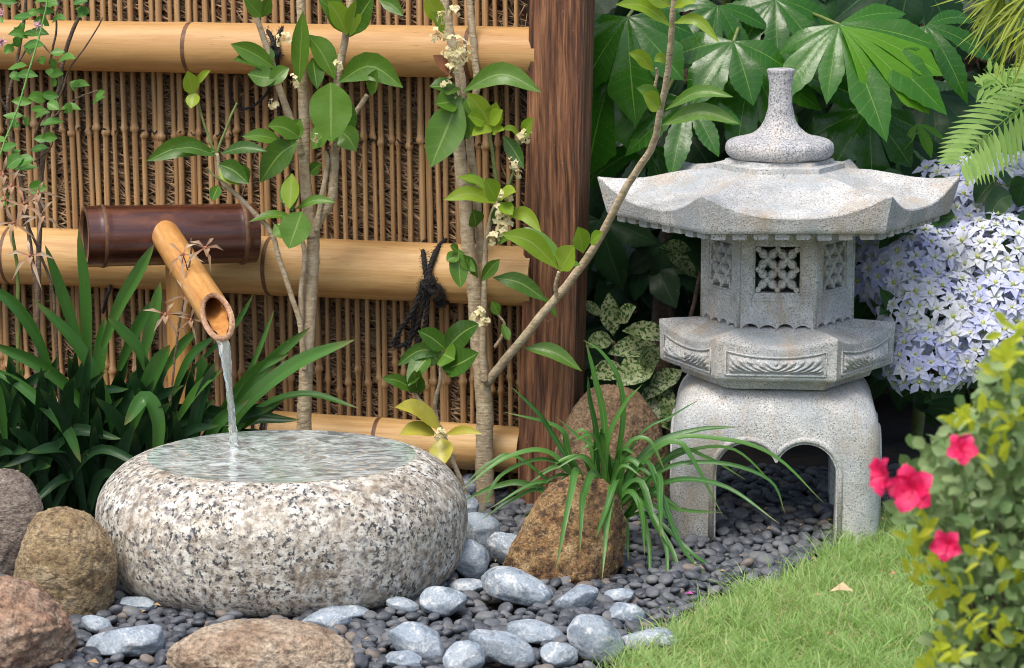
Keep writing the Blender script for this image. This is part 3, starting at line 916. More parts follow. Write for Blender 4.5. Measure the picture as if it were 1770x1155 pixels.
# ================================================================== stone lantern
LC = V(((1343 - 885) * 4.936 / FPX, 4.87, 0))
lan = thing('stone_lantern', 'pale carved granite garden lantern with a wide six sided roof on an arched base', 'stone lantern', LC)
def rot(phi): return Matrix.Rotation(phi, 3, 'Z')
PH = R(-5.5)
def grain(mb, amp, sc=60):
    mb.v = [tuple(V(p) + V((noise.noise(V(p) * sc), noise.noise(V(p) * sc + V((9, 0, 0))), noise.noise(V(p) * sc + V((0, 9, 0))))) * amp) for p in mb.v]
# base: rounded square block with arches cut through
bp = [(0, .180, .05), (.05, .1815, .05), (.12, .1815, .05), (.18, .1805, .052), (.205, .178, .056), (.225, .173, .062), (.243, .164, .068), (.256, .152, .072), (.264, .136, .074), (.269, .112, .07), (.2705, .05, .04), (.2705, .004, .003)]
def rsq(h, cr, n=14):
    out = []
    for q in range(4):
        a0 = q * math.pi / 2
        cx, cy = (h - cr) * (1 if q in (0, 3) else -1), (h - cr) * (1 if q in (0, 1) else -1)
        for i in range(n + 1):
            a = a0 + i / n * math.pi / 2
            out.append(V((cx + cr * math.cos(a), cy + cr * math.sin(a), 0)))
        nx = q + 1
        e = out[-1]; a1 = nx * math.pi / 2
        f = V(((h - cr) * (1 if nx % 4 in (0, 3) else -1) + cr * math.cos(a1), (h - cr) * (1 if nx % 4 in (0, 1) else -1) + cr * math.sin(a1), 0))
        for i in range(1, 10): out.append(e.lerp(f, i / 10))
    return out
BPH = R(-4.5)
m = MB()
rows = [[rot(BPH) @ p + LC + V((0, 0, interp([(0, 0), (1, 1)], 0) + z)) for p in rsq(h, cr)] for z, h, cr in ([(z, interp([(a, b) for a, b, c in bp], z), interp([(a, c) for a, b, c in bp], z)) for z in list(np.linspace(-.03, .2, 24)) + [.21, .22, .23, .24, .25, .257, .263, .267, .2695, .2704, .2705]] + [(.2706, .09, .05), (.2707, .004, .003)])]
idx = m.grid(rows, 0, True); m.f.append(tuple(idx[-1])); m.f.append(tuple(reversed(idx[0])))
def arch_outline(k=0.0, n=18, bottom=-.06):
    hw = .1035 + k
    L = []
    cx, rx, rz, cz = .0505, .053 + k, .054 + k, .126
    for i in range(n + 1):
        a = math.pi - i / n * (math.pi - math.acos(.0487 / rx))
        L.append((-cx + rx * math.cos(a), cz + rz * math.sin(a)))
    rt_ = [(-x, z) for x, z in reversed(L)]
    return [(-hw, bottom)] + L + rt_ + [(hw, bottom)]
def bool_cut(mb, cutters, name):
    me = mesh_from(name, mb, M['lantern'], LC, 35, True)
    o = bpy.data.objects.new(name, me); C.objects.link(o)
    tmp = []
    for cmb in cutters:
        cm = mesh_from('cut', cmb, M['lantern'], LC, False, True)
        co = bpy.data.objects.new('cut', cm); C.objects.link(co); tmp.append(co)
        md = o.modifiers.new('b', 'BOOLEAN'); md.operation = 'DIFFERENCE'; md.solver = 'EXACT'; md.object = co
    dg = bpy.context.evaluated_depsgraph_get(); dg.update()
    new = bpy.data.meshes.new_from_object(o.evaluated_get(dg))
    o.modifiers.clear(); o.data = new; new.name = name
    new.shade_smooth(); new.set_sharp_from_angle(angle=R(35))
    for t in tmp: bpy.data.objects.remove(t)
    o.parent = lan; OFF[o.name] = LC
    return o
cuts = []
ao = arch_outline()
for a in (0, math.pi / 2):
    c = MB(); q = rot(BPH + a)
    c.prism(ao, [], LC + q @ V((0, -.3, 0)), q @ V((1, 0, 0)), ZZ, q @ V((0, .6, 0)))
    cuts.append(c)
base = bool_cut(m, cuts, 'base')
# raised rim round each arch
for a in range(4):
    q = rot(BPH + a * math.pi / 2)
    mm = MB()
    ol = arch_outline(.0075, bottom=.006)
    pts = [LC + q @ V((x, -.1800, z)) for x, z in ol]
    mm.tube(pts, .0052, 8)
    obj('arch_rim', mm, M['lantern'], base)

# platform
def hexr(th, R_):
    l = (th + 1e-9) % (math.pi / 3) - math.pi / 6
    return R_ * math.cos(math.pi / 6) / math.cos(l), math.tan(l) / math.tan(math.pi / 6)
def hexring(R_, zf, n=24, phi=0.0, flare=0.0, c=LC):
    out = []
    for i in range(6 * n):
        th = 2 * math.pi * i / (6 * n)
        r, s = hexr(th, R_)
        r *= 1 + flare * abs(s) ** 3
        z = zf(s) if callable(zf) else zf
        p = rot(phi) @ V((r * math.cos(th), r * math.sin(th), 0))
        out.append(c + p + V((0, 0, z)))
    return out
def top_edge(s): return .347 + .0185 * abs(s) ** 2.2
m = MB()
rows = [hexring(.004, .268, phi=PH), hexring(.160, .268, phi=PH), hexring(.166, .2695, phi=PH), hexring(.172, .283, phi=PH), hexring(.176, .284, phi=PH), hexring(.203, .2905, phi=PH), hexring(.2055, .293, phi=PH)]
rows += [hexring(.2065, lambda s, k=k: lerp(.295, top_edge(s) - .002, k / 8), phi=PH, flare=.012 * k / 8) for k in range(9)]
rows += [hexring(.2050, top_edge, phi=PH, flare=.012)]
for k in range(1, 11):
    t = k / 10
    rows.append(hexring(lerp(.2045, .125, t), lambda s, t=t: lerp(top_edge(s), .372, t ** .75) - .004 * math.sin(math.pi * t) * (1 - abs(s)), phi=PH, flare=.012 * (1 - t)))
rows += [hexring(.06, .372, phi=PH), hexring(.004, .372, phi=PH)]
m.grid(rows, 0, True); grain(m, .0008)
plat = obj('platform', m, M['weathered'], lan, smooth=32, fixn=True)
# carved panels of slanting leaf strokes
side_d = .2065 * math.cos(math.pi / 6)
for k in range(6):
    q = rot(PH + k * math.pi / 3)
    o = LC + q @ V((0, -side_d, 0)); ux = q @ V((1, 0, 0)); un = q @ V((0, -1, 0))
    mm = MB(); rows = []
    NU, NV = 90, 22
    hw = .082
    for j in range(NV + 1):
        row = []
        for i in range(NU + 1):
            u = -1 + 2 * i / NU; v = j / NV
            zt = .327 + .010 * abs(u) ** 2.2
            z = lerp(.303, zt, v)
            sgn = 1 if u < 0 else -1
            f = (u * 5.5 * sgn + (v - .5) * 2.6 + .9 * math.sin(v * 3.0)) % 1.0
            inside = min(1, (1 - abs(u)) * 14) * min(1, v * 5) * min(1, (1 - v) * 5)
            h = (abs(math.sin(math.pi * f)) ** .8) * .0085 * (.55 + .45 * math.sin(math.pi * v)) + .0018
            h *= .75 + .4 * noise.noise(V((u * 6, v * 3, k)))
            edge = i in (0, NU) or j in (0, NV)
            row.append(o + ux * (u * hw) + ZZ * z + un * (-.002 if edge else .0008 + h * inside))
        rows.append(row)
    mm.grid(rows)
    obj('carved_panel', mm, M['weathered'], plat, smooth=50)
    # thin raised frame around the panel
    fr = MB()
    fp = [(-hw - .004, .300)] + [(hw + .004, .300)] + [((hw + .004) * (1 - 2 * i / 16), .331 + .011 * abs(1 - 2 * i / 16) ** 2.2) for i in range(17)]
    pts = [o + ux * x + ZZ * z + un * .0008 for x, z in fp] + [o + ux * fp[0][0] + ZZ * fp[0][1] + un * .0008]
    fr.tube(pts, .0022, 6, cap=False)
    obj('panel_frame', fr, M['lantern'], plat)

# light chamber: six pierced walls with a lattice of petals
CRAD = .134; cd = CRAD * math.cos(math.pi / 6)
chm = MB()
z0, z1 = .3690, .553
for k in range(6):
    q = rot(PH + k * math.pi / 3)
    o = LC + q @ V((0, -cd, 0)); ux = q @ V((1, 0, 0)); un = q @ V((0, -1, 0))
    h = CRAD / 2
    ol = [(-h, z0), (-h + .006, z0)]
    # scalloped foot
    nsc = 4
    for sidx in range(nsc):
        a = lerp(-h + .006, h - .006, sidx / nsc); b = lerp(-h + .006, h - .006, (sidx + 1) / nsc)
        for i in range(1, 8):
            t = i / 8
            ol.append((lerp(a, b, t), z0 + .0105 * math.sin(math.pi * t) ** .6 * (1.0 if sidx % 2 == 0 else .75)))
        if sidx < nsc - 1: ol.append((b, z0 + .0005))
    ol += [(h - .006, z0), (h, z0), (h, z1), (-h, z1)]
    win = [(-.042, .430), (.042, .430), (.042, .518), (-.042, .518)]
    chm.prism(ol, [win], o - un * .020, ux, ZZ, un * .020)
    # sunk border strip round the window and a low sill moulding
    chm.box(o + ux * (-h + .012) + ZZ * .4195 + un * -.001, ux * (2 * h - .024), ZZ * .0045, un * .0035)
for kk, z in ((.126, .378), ):
    chm.grid([hexring(.004, .3745, phi=PH), hexring(.118, .3745, phi=PH)], 0, True)
grain(chm, .0004, 90)
cham = obj('light_chamber', chm, M['weathered'], lan, smooth=30, fixn=True)
# smooth corner posts
for k in range(6):
    q = rot(PH + math.pi / 6 + k * math.pi / 3)
    mm = MB(); p = LC + q @ V((0, -CRAD + .0015, 0))
    mm.tube([p + ZZ * z0, p + ZZ * (z1 - .002)], .0035, 10)
    obj('corner_edge', mm, M['weathered'], cham)
def petal_solid(mb, a, b, wid, o, ux, un, dep):
    """almond shaped stone petal between two lattice nodes"""
    A_ = V(a); B_ = V(b); d = (B_ - A_); L = d.length; d.normalize(); s_ = V((-d.y, d.x))
    prof = []
    n = 8
    for i in range(n + 1): t = i / n; prof.append(A_ + d * (L * t) + s_ * (wid * math.sin(math.pi * t) ** .8))
    for i in range(n - 1, 0, -1): t = i / n; prof.append(A_ + d * (L * t) - s_ * (wid * math.sin(math.pi * t) ** .8))
    mid = (A_ + B_) / 2
    w_ = lambda p, h: o + ux * p.x + ZZ * p.y + un * h
    bk = [mb.vert(w_(p, -.016)) for p in prof]
    f1 = [mb.vert(w_(p, -dep - .003)) for p in prof]
    f2 = [mb.vert(w_(mid.lerp(p, .62), -dep + .0015)) for p in prof]
    f3 = [mb.vert(w_(mid.lerp(p, .25), -dep + .0002)) for p in prof]
    for r0_, r1_ in ((bk, f1), (f1, f2), (f2, f3)):
        for i in range(len(prof)):
            j = (i + 1) % len(prof); mb.f.append((r0_[i], r0_[j], r1_[j], r1_[i]))
    mb.f.append(tuple(f3))
for k in range(6):
    q = rot(PH + k * math.pi / 3)
    o = LC + q @ V((0, -cd, 0)); ux = q @ V((1, 0, 0)); un = q @ V((0, -1, 0))
    mm = MB(); px_, pz_ = .0166, .0176
    cz = .474
    for i in range(-3, 4):
        for j in range(-3, 4):
            if (i + j) % 2: continue
            a = (i * px_, cz + j * pz_)
            for di, dj in ((1, 1), (1, -1)):
                b = ((i + di) * px_, cz + (j + dj) * pz_)
                if max(abs(a[0]), abs(b[0])) > .046 or max(abs(a[1] - cz), abs(b[1] - cz)) > .047: continue
                petal_solid(mm, a, b, .0076, o, ux, un, .0035)
            if abs(a[0]) < .042 and abs(a[1] - cz) < .044:
                pts = [(a[0] + .0048 * math.cos(t), a[1] + .0048 * math.sin(t)) for t in np.linspace(0, 6.2832, 10, endpoint=False)]
                mm.prism(pts, [], o - un * .016, ux, ZZ, un * .0140)
    # frame bars so that the lattice is held in the window
    for xx in (-.042, .0385): mm.box(o + ux * xx + ZZ * .430 - un * .016, ux * .0035, ZZ * .088, un * .0135)
    for zz in (.430, .5145): mm.box(o + ux * -.0385 + ZZ * zz - un * .016, ux * .077, ZZ * .0035, un * .0135)
    obj('lattice_window', mm, M['weathered'], cham, smooth=40, fixn=True)

# roof
RPH = R(0.5)
RR = .318
def re(s):
    a = abs(s)
    return .5855 + .042 * a ** 2.6 - (.004 if a > .97 else 0)
m = MB()
zb = .5590
rows = [hexring(.100, .5570, phi=RPH), hexring(.296, .5570, phi=RPH), hexring(.3005, .5575, phi=RPH), hexring(.3035, zb + .0015, phi=RPH)]
for k in range(1, 9):
    t = k / 8
    rows.append(hexring(lerp(.3040, .3110, t), lambda s, t=t: lerp(zb + .002, re(s) - .0025, t), phi=RPH, flare=.030 * t))
rows.append(hexring(.3098, lambda s: re(s), phi=RPH, flare=.030))
NT_ = 22
for k in range(1, NT_ + 1):
    t = k / NT_
    def zf(s, t=t):
        ze = re(s)
        z = lerp(ze, .6385, t ** .86)
        z -= .006 * math.sin(math.pi * t) * (1 - abs(s) ** 2)
        z -= .012 * math.sin(math.pi * min(1, t * 1.3)) * abs(s) ** 2.2 * (1 - t) 
        return z
    rows.append(hexring(lerp(.3085, .116, t), zf, phi=RPH, flare=.030 * (1 - t) ** 1.5))
rows += [hexring(.1155, .6475, phi=RPH), hexring(.1130, .6490, phi=RPH), hexring(.098, .6500, phi=RPH), hexring(.095, .6555, phi=RPH), hexring(.09, .6562, phi=RPH), hexring(.004, .6562, phi=RPH)]
m.grid(rows, 0, True); grain(m, .0007)
roof = obj('roof', m, M['lantern'], lan, smooth=30, fixn=True)
# eave course cut into small square teeth
m = MB()
for k in range(6):
    q = rot(RPH + k * math.pi / 3)
    rd = .286; dd = rd * math.cos(math.pi / 6)
    ux = q @ V((1, 0, 0)); un = q @ V((0, -1, 0)); o = LC + q @ V((0, -dd, 0))
    nt = 8
    for i in range(nt):
        u0 = lerp(-rd / 2, rd / 2, (i + .12) / nt); u1 = lerp(-rd / 2, rd / 2, (i + .80) / nt)
        jt = random.uniform(-.0012, .0012)
        m.prism([(u0, .5465 + jt), (u0 + .002, .5450 + jt), (u1 - .002, .5450 + jt), (u1, .5465 + jt), (u1, .5568), (u0, .5568)], [], o - un * .026, ux, ZZ, un * .028)
m.grid([hexring(.10, .5505, phi=RPH), hexring(.272, .5505, phi=RPH), hexring(.2745, .5569, phi=RPH)], 0, True)
obj('eave_teeth', m, M['lantern'], roof, smooth=30, fixn=True)
# finial
prof = [(.004, .6552), (.070, .6552), (.084, .6575), (.0925, .664), (.0955, .673), (.0940, .682), (.0875, .6880), (.077, .6915), (.063, .6945), (.051, .6985), (.0415, .7045), (.034, .7125), (.0280, .7225), (.0243, .7340), (.0215, .7500), (.0203, .7680), (.0202, .7840), (.0218, .7960), (.0232, .8040), (.0246, .8085), (.0238, .8125), (.018, .8136), (.004, .8138)]
pc = bez([V((r, 0, z)) for r, z in prof], 110)
m = MB(); rows = []
for p in pc:
    rows.append([LC + V((0, .0, 0)) + V((max(p.x, .0005) * math.cos(a), max(p.x, .0005) * math.sin(a), p.z)) for a in np.linspace(0, 2 * math.pi, 56, endpoint=False)])
m.grid(rows, 0, True); grain(m, .0009, 70)
obj('finial', m, M['finial'], lan, fixn=True)

# ================================================================== boulders
BOULD = []
def boulder(name, label, x0, x1, y0, y1, mat, seed, dr=.8, lump=.12, taper=0.0, flat=0.0, skew=0.0, sub=6, cat='boulder', group=None, expo=2.2, fine=.022, Yf=None, rotz=0.0):
    rnd = random.Random(seed)
    xc = (x0 + x1) / 2
    g = gr(xc, y1)
    Y = Yf or g.y
    for _ in range(4):
        a = (x1 - x0) / 2 * mpp(Y, .1); b = a * dr
        Y = (Yf or g.y) + b * .72
    zt = at(xc, y0, Y + b * .15).z
    X = at(xc, (y0 + y1) / 2, Y).x
    bm = bmesh.new(); bmesh.ops.create_icosphere(bm, subdivisions=sub, radius=1)
    off = V((rnd.uniform(0, 50), rnd.uniform(0, 50), rnd.uniform(0, 50)))
    zc = zt * .42; hz = zt - zc; lo = zc + .03
    for v in bm.verts:
        p = v.co.copy()
        # blunter than a sphere
        e = expo
        k = (abs(p.x) ** e + abs(p.y) ** e + abs(p.z) ** e) ** (-1 / e)
        p *= k
        n1 = noise.noise(p * 1.1 + off) * 1.1 + noise.noise(p * 2.3 + off) * .5
        p *= 1 + lump * n1
        # a few flattened facets
        for q in range(5):
            d = V((math.cos(q * 2.4 + seed), math.sin(q * 2.4 + seed), .5 * math.sin(q * 1.7 + seed))).normalized()
            h = p.dot(d) - (.83 - flat)
            if h > 0: p -= d * h * .55
        p *= 1 + fine * 1.6 * noise.noise(p * 4.5 + off) + fine * noise.noise(p * 9 + off) - fine * 1.1 * abs(noise.noise(p * 14 + off)) + fine * .6 * noise.noise(p * 26 + off)
        t = (p.z + 1) / 2
        p.x *= 1 - taper * t; p.y *= 1 - taper * t
        p.x += skew * t
        z = zc + (p.z * hz if p.z > 0 else p.z * lo)
        v.co = Matrix.Rotation(rotz, 3, 'Z') @ V((p.x * a, p.y * b, 0)) + V((0, 0, z))
    # fit the outline to its measured extent
    px = [proj(v.co + V((X, Y, 0))) for v in bm.verts]
    mn, mx = min(p[0] for p in px), max(p[0] for p in px); tp = min(p[1] for p in px)
    sx = (x1 - x0) / (mx - mn)
    zmx = max(v.co.z for v in bm.verts)
    dz = (tp - y0) * mpp(Y, zt)
    for v in bm.verts:
        v.co.x *= sx; v.co.y *= (sx + 1) / 2
        if v.co.z > 0: v.co.z *= 1 + dz / zmx
    px = [proj(v.co + V((X, Y, 0)))[0] for v in bm.verts]
    X += ((x0 + x1) - (min(px) + max(px))) / 2 * mpp(Y, .1)
    me = bpy.data.meshes.new(name); bm.to_mesh(me); bm.free()
    me.materials.append(M[mat]); me.shade_smooth()
    o = bpy.data.objects.new(name, me); C.objects.link(o); o.location = (X, Y, 0)
    tag(o, label, cat, group)
    BOULD.append((X, Y, a * sx * .86, b * .86))
    return o
BG = 'boulders set around the basin and lantern'
boulder('boulder', 'smooth greyish tan boulder cut by the left edge beneath the strap leaves', -66, 78, 809, 956, 'rock_grey', 3, .85, .06, group=BG, Yf=4.42)
boulder('boulder', 'egg shaped golden brown boulder leaning against the left of the basin', 22, 204, 875, 1066, 'rock_brown', 11, .85, .07, skew=-.05, group=BG, Yf=4.20)
boulder('boulder', 'reddish pitted boulder at the lower left corner', -110, 136, 994, 1215, 'rock_red', 7, .8, .13, flat=.08, fine=.035, group=BG, taper=.15, Yf=3.90)
boulder('boulder', 'low domed pinkish tan boulder in front of the basin', 286, 614, 1069, 1260, 'rock_tan', 23, .55, .06, group=BG, Yf=3.83)
boulder('boulder', 'rusty pitted tapering boulder under the arching grass leaves', 862, 1084, 820, 1012, 'rock_rust', 31, .75, .06, taper=.50, skew=.26, flat=.03, group=BG, expo=2.7, fine=.03)
boulder('boulder', 'dull brown upright boulder beside the wooden fence post', 958, 1160, 664, 905, 'rock_dull', 17, .62, .10, taper=.12, skew=-.06, group=BG, Yf=4.90)

COB = [  # cx, cy, w, h, rot, flatness, label
 (226, 1115, 138, 56, -4, .6, 'flat blue grey slab with a white patch near the low tan boulder'),
 (891, 1023, 126, 72, 22, .6, 'largest white mottled cobble right of the basin'),
 (876, 957, 80, 60, 8, .8, 'blocky plain blue cobble at the foot of the rusty boulder'),
 (812, 975, 66, 74, -40, .75, 'rounded pale blue cobble standing against the basin side'),
 (828, 922, 72, 66, 30, .8, 'highest pale cobble wedged between basin and rusty boulder'),
 (996, 1043, 78, 50, -32, .7, 'tilted pale cobble with faint veins in the middle of the pebbles'),
 (766, 1047, 84, 54, 10, .7, 'rounded whitish cobble at the front right foot of the basin'),
 (1084, 1070, 64, 44, 10, .7, 'plain pale blue cobble closest to the lantern side of the lawn edge'),
 (1030, 1112, 98, 88, 30, .85, 'big squarish blue cobble crossed by thin white veins beside the lawn'),
 (926, 1101, 104, 46, 12, .6, 'long smooth blue grey cobble with one white spot'),
 (724, 1119, 98, 72, 35, .7, 'white and dark mottled cobble right of the low tan boulder'),
 (868, 1128, 116, 66, 38, .65, 'long sloping white streaked cobble at the bottom centre'),
 (802, 1148, 74, 66, 15, .75, 'pale plain cobble cut by the bottom edge at the centre'),
 (563, 1079, 92, 40, -8, .6, 'flat pale cobble just behind the low tan boulder'),
 (592, 1062, 110, 30, 5, .5, 'dark blue flat slab tucked under the basin front'),
 (697, 1053, 58, 28, 12, .6, 'small white streaked cobble under the right front of the basin'),
 (696, 1150, 72, 34, 0, .6, 'small pale cobble cut by the bottom edge near the tan boulder'),
 (806, 1021, 62, 26, 0, .6, 'thin blue cobble half hidden behind the largest mottled one'),
 (968, 1142, 66, 46, 10, .7, 'shaded blue cobble between the veined and streaked cobbles'),
 (1124, 1112, 104, 40, -6, .5, 'flat pale stone half sunk in the lawn margin'),
 (808, 845, 42, 40, -30, .6, 'little striped pale cobble by the shrub trunk behind the basin'),
 (806, 886, 46, 50, 20, .7, 'pale blue cobble behind the basin below the striped one'),
 (236, 1052, 66, 26, 0, .6, 'dark bluish slab in the pebbles left of the basin foot'),
 (168, 1088, 54, 34, 20, .7, 'shaded dark blue cobble beside the reddish boulder'),
 (22, 985, 70, 40, 10, .7, 'dark cobble in the shade at the left edge between boulders'),
 (1072, 1036, 54, 26, 0, .6, 'dark grey flat cobble among pebbles right of the rusty boulder'),
]
for i, (cx, cy, w_, h_, ro, fl, lab) in enumerate(COB):
    rnd = random.Random(100 + i)
    yb = cy + h_ * .5
    Y = gr(cx, yb).y
    k = mpp(Y, .02)
    a = w_ / 2 * k
    Yc = Y + a * .55
    hz = h_ / 2 * k * 1.02
    p = at(cx, cy, Yc - a * .1); p.z += .007
    bm = bmesh.new(); bmesh.ops.create_icosphere(bm, subdivisions=5, radius=1)
    off = V((rnd.uniform(0, 50),) * 3) + V((i, 0, 0))
    q = Matrix.Rotation(R(ro), 3, 'Y')
    ex = rnd.uniform(2.1, 2.6)
    for v in bm.verts:
        c = v.co.copy()
        c *= (abs(c.x) ** ex + abs(c.y) ** ex + abs(c.z) ** ex) ** (-1 / ex)
        c *= 1 + .17 * noise.noise(c * .9 + off) + .08 * noise.noise(c * 2.0 + off) + .014 * noise.noise(c * 7 + off)
        for f_ in range(4):
            d = V((math.cos(f_ * 1.9 + i), math.sin(f_ * 2.6 + i), .8 * math.sin(f_ * 1.3 + i * 2))).normalized()
            h = c.dot(d) - .74
            if h > 0: c -= d * h * .72
        v.co = q @ V((c.x * a, c.y * a * .7, c.z * hz * lerp(1, .85, abs(math.sin(R(ro))))))
    px = [proj(v.co + p) for v in bm.verts]
    sx = w_ / (max(t[0] for t in px) - min(t[0] for t in px)); sz = h_ / (max(t[1] for t in px) - min(t[1] for t in px))
    sz = max(.7, min(1.5, sz))
    for v in bm.verts: v.co.x *= sx; v.co.z *= sz; v.co.y *= (sx + sz) / 2
    me = bpy.data.meshes.new('cobble'); bm.to_mesh(me); bm.free()
    me.materials.append(M['cobble']); me.shade_smooth()
    o = bpy.data.objects.new('cobble', me); C.objects.link(o); o.location = p
    tag(o, lab, 'cobble', 'blue grey cobbles among the pebbles')
    BOULD.append((p.x, p.y - .004, a * .92, a * .72))

# ================================================================== dark pebbles
def pebble_mesh(seed, r):
    rnd = random.Random(seed)
    bm = bmesh.new(); bmesh.ops.create_icosphere(bm, subdivisions=3, radius=1)
    off = V((seed * 3.1, seed * 1.7, 0))
    a, b, c_ = rnd.uniform(.0125, .0155), rnd.uniform(.0095, .0118), rnd.uniform(.0058, .0075)
    for v in bm.verts:
        p = v.co * (1 + .10 * noise.noise(v.co * 1.1 + off) + .03 * noise.noise(v.co * 2.5 + off))
        v.co = V((p.x * a, p.y * b, p.z * c_))
    me = bpy.data.meshes.new('pebble'); bm.to_mesh(me); bm.free()
    at_ = me.attributes.new('rnd', 'FLOAT', 'POINT'); at_.data.foreach_set('value', [r] * len(me.vertices))
    me.materials.append(M['pebble']); me.shade_smooth()
    return me
PM = [pebble_mesh(i, .02 + .96 * ((i * 7) % 20) / 19) for i in range(20)]
cand = []
def free(x, y, pad=0.0):
    if in_poly(x + .004, y - .012, LAWN): return False
    if ((x - BC.x) / (.235 + pad)) ** 2 + ((y - BC.y) / (.215 + pad)) ** 2 < 1: return False
    for bx, by, ba, bb in BOULD:
        if ((x - bx) / ba) ** 2 + ((y - by) / bb) ** 2 < 1: return False
    q = rot(-BPH) @ V((x - LC.x, y - LC.y, 0))
    if abs(q.x) < .195 and abs(q.y) < .195:                 # the feet of the lantern, but not the space under its arches
        if abs(q.x) > .094 and abs(q.y) > .094: return False
    return True
cells = {}
def far_enough(x, y, z, d):
    k = (int(x / .03 + 1000), int(y / .03 + 1000))
    for i in (-1, 0, 1):
        for j in (-1, 0, 1):
            for (a, b, c_) in cells.get((k[0] + i, k[1] + j), ()):
                if (a - x) ** 2 + (b - y) ** 2 + ((c_ - z) * 1.7) ** 2 < d * d: return False
    cells.setdefault(k, []).append((x, y, z))
    return True
for layer, zz, dmin, tries in ((0, .000, .0172, 26000), (1, .0085, .0190, 17000)):
    for _ in range(tries):
        x = random.uniform(-.95, .78); y = random.uniform(3.80, 5.25)
        if not free(x, y): continue
        pile = .012 * max(0, noise.noise(V((x * 4, y * 4, 9))))
        z = zz + pile * (1 if layer else .6)
        if far_enough(x, y, z, dmin): cand.append((x, y, z))
vis = []
for (x, y, z) in cand:
    px, py = proj(V((x, y, z)))
    inside = -25 < px < 1795 and py < 1172
    # behind the basin, the spout's leaves or the tan boulder nothing shows
    hid = (px < 800 and py < 1010) or (px < 360 and py < 1000) or (300 < px < 600 and py > 1085)
    vis.append((0 if inside and not hid else 1, y + random.uniform(-.05, .05) - (.012 * 30 if z > .006 else 0), x, y, z))
vis.sort()
stuff = MB()
sv = [np.array([v.co[:] for v in me.vertices]) for me in PM]
sf = [[tuple(p.vertices) for p in me.polygons] for me in PM]
for i, (_, _, x, y, z) in enumerate(vis):
    k = random.randrange(20)
    sc = random.choice((.72, .85, .95, 1.0, 1.08, 1.22))
    e = (random.gauss(0, .28), random.gauss(0, .28), random.uniform(0, 6.283))
    if i < 300:
        o = bpy.data.objects.new('pebble', PM[k]); C.objects.link(o)
        o.location = (x, y, z + .003); o.rotation_euler = e; o.scale = (sc, sc, sc)
        tag(o, 'small smooth dark grey pebble lying loose among many alike', 'pebble', 'dark pebbles covering the ground')
    else:
        mt = Matrix.Translation((x, y, z + .003)) @ Matrix.Rotation(e[2], 4, 'Z') @ Matrix.Rotation(e[1], 4, 'Y') @ Matrix.Rotation(e[0], 4, 'X') @ Matrix.Scale(sc, 4)
        A_ = np.array(mt); pv = sv[k] @ A_[:3, :3].T + A_[:3, 3]
        b0 = len(stuff.v); r_ = .02 + .96 * ((k * 7) % 20) / 19
        stuff.v += [tuple(p) for p in pv]; stuff.r += [r_] * len(pv); stuff.u += [(0, 0)] * len(pv)
        stuff.f += [tuple(b0 + j for j in f) for f in sf[k]]
tag(obj('pebble_bed', stuff, M['pebble']), 'bed of many small dark grey pebbles around the lantern and boulders', 'pebbles', kind='stuff')
print('pebbles', len(vis))

# ================================================================== osmanthus shrubs in front of the fence
def stem(mb, pts, r0, r1, Y0, Y1=None, n=40, sides=9, knob=.06, ph=0.0):
    """a branch through picture directions pts, from depth Y0 to Y1, radius in the same units as pts"""
    Y1 = Y0 if Y1 is None else Y1
    k = len(pts) - 1
    P = [at(x, y, lerp(Y0, Y1, i / max(1, k))) for i, (x, y) in enumerate(pts)]
    cv = bez(P, n); kk = mpp(Y0)
    rr = [lerp(r0, r1, i / n) * kk * (1 + knob * noise.noise(V((i * .8 + ph, ph, 1))) + knob * .8 * (1 if (i % 9 == 4) else 0)) for i in range(n + 1)]
    cv = [p + V((noise.noise(p * 45), noise.noise(p * 45 + V((7, 0, 0))), 0)) * .0012 for p in cv]
    mb.tube(cv, rr, sides)
    return cv

def blossom(mb, x, y, Y, n, spread, size=7.0):
    """cluster of tiny four petalled cream flowers on short stalks"""
    c = at(x, y, Y); k = mpp(Y)
    for _ in range(n):
        d = rvec(); p = c + V((d.x, d.y * .6, d.z)) * spread * k * random.random() ** .4
        nn = (V((d.x, d.y - .8, d.z + .3))).normalized()
        t1 = nn.orthogonal().normalized(); t2 = nn.cross(t1)
        s_ = size * k * random.uniform(.6, 1.15); a0 = random.random() * 6
        for q in range(4):
            a = a0 + q * math.pi / 2
            dr = t1 * math.cos(a) + t2 * math.sin(a)
            blade(mb, [p, p + dr * s_ * .5 + nn * s_ * .16, p + dr * s_ + nn * s_ * .05], nn, s_ * .42, 'round', .25, random.random(), 2)
        mb.tube([c, (c + p) / 2, p], .0005, 3, .2, False)

YL = 4.97
g = at(525, 762, YL)
sh = thing('osmanthus_shrub', 'slender osmanthus shrub with a pale trunk rising behind the left half of the basin', 'shrub', (g.x, YL, 0), 'osmanthus shrubs against the fence')
m = MB()
stem(m, [(522, 905), (525, 760), (527, 690), (533, 570), (540, 460), (542, 395)], 14, 11, YL, n=60)
stem(m, [(541, 410), (533, 360), (527, 300), (526, 230), (523, 150), (521, 60), (520, -60)], 11.5, 7.5, YL, YL - .01, n=60)
stem(m, [(540, 402), (556, 372), (572, 345), (577, 300), (579, 261), (583, 239), (583, 142), (594, 82), (612, -30)], 9.5, 6, YL, YL - .04, n=70)
stem(m, [(582, 250), (594, 222), (612, 198), (635, 164)], 6, 4, YL - .02, YL - .04)
stem(m, [(523, 268), (503, 210), (482, 149), (462, 85), (441, 22), (430, -40)], 7, 4.5, YL - .01, YL - .05, n=50)
stem(m, [(527, 640), (523, 605), (517, 553), (500, 501), (480, 440), (474, 415), (462, 392), (445, 374), (414, 342), (384, 312), (374, 265)], 5, 4, YL - .02, YL - .06, n=70)
stem(m, [(520, 560), (521, 500), (527, 440), (515, 395)], 5, 4, YL - .015, YL - .02)
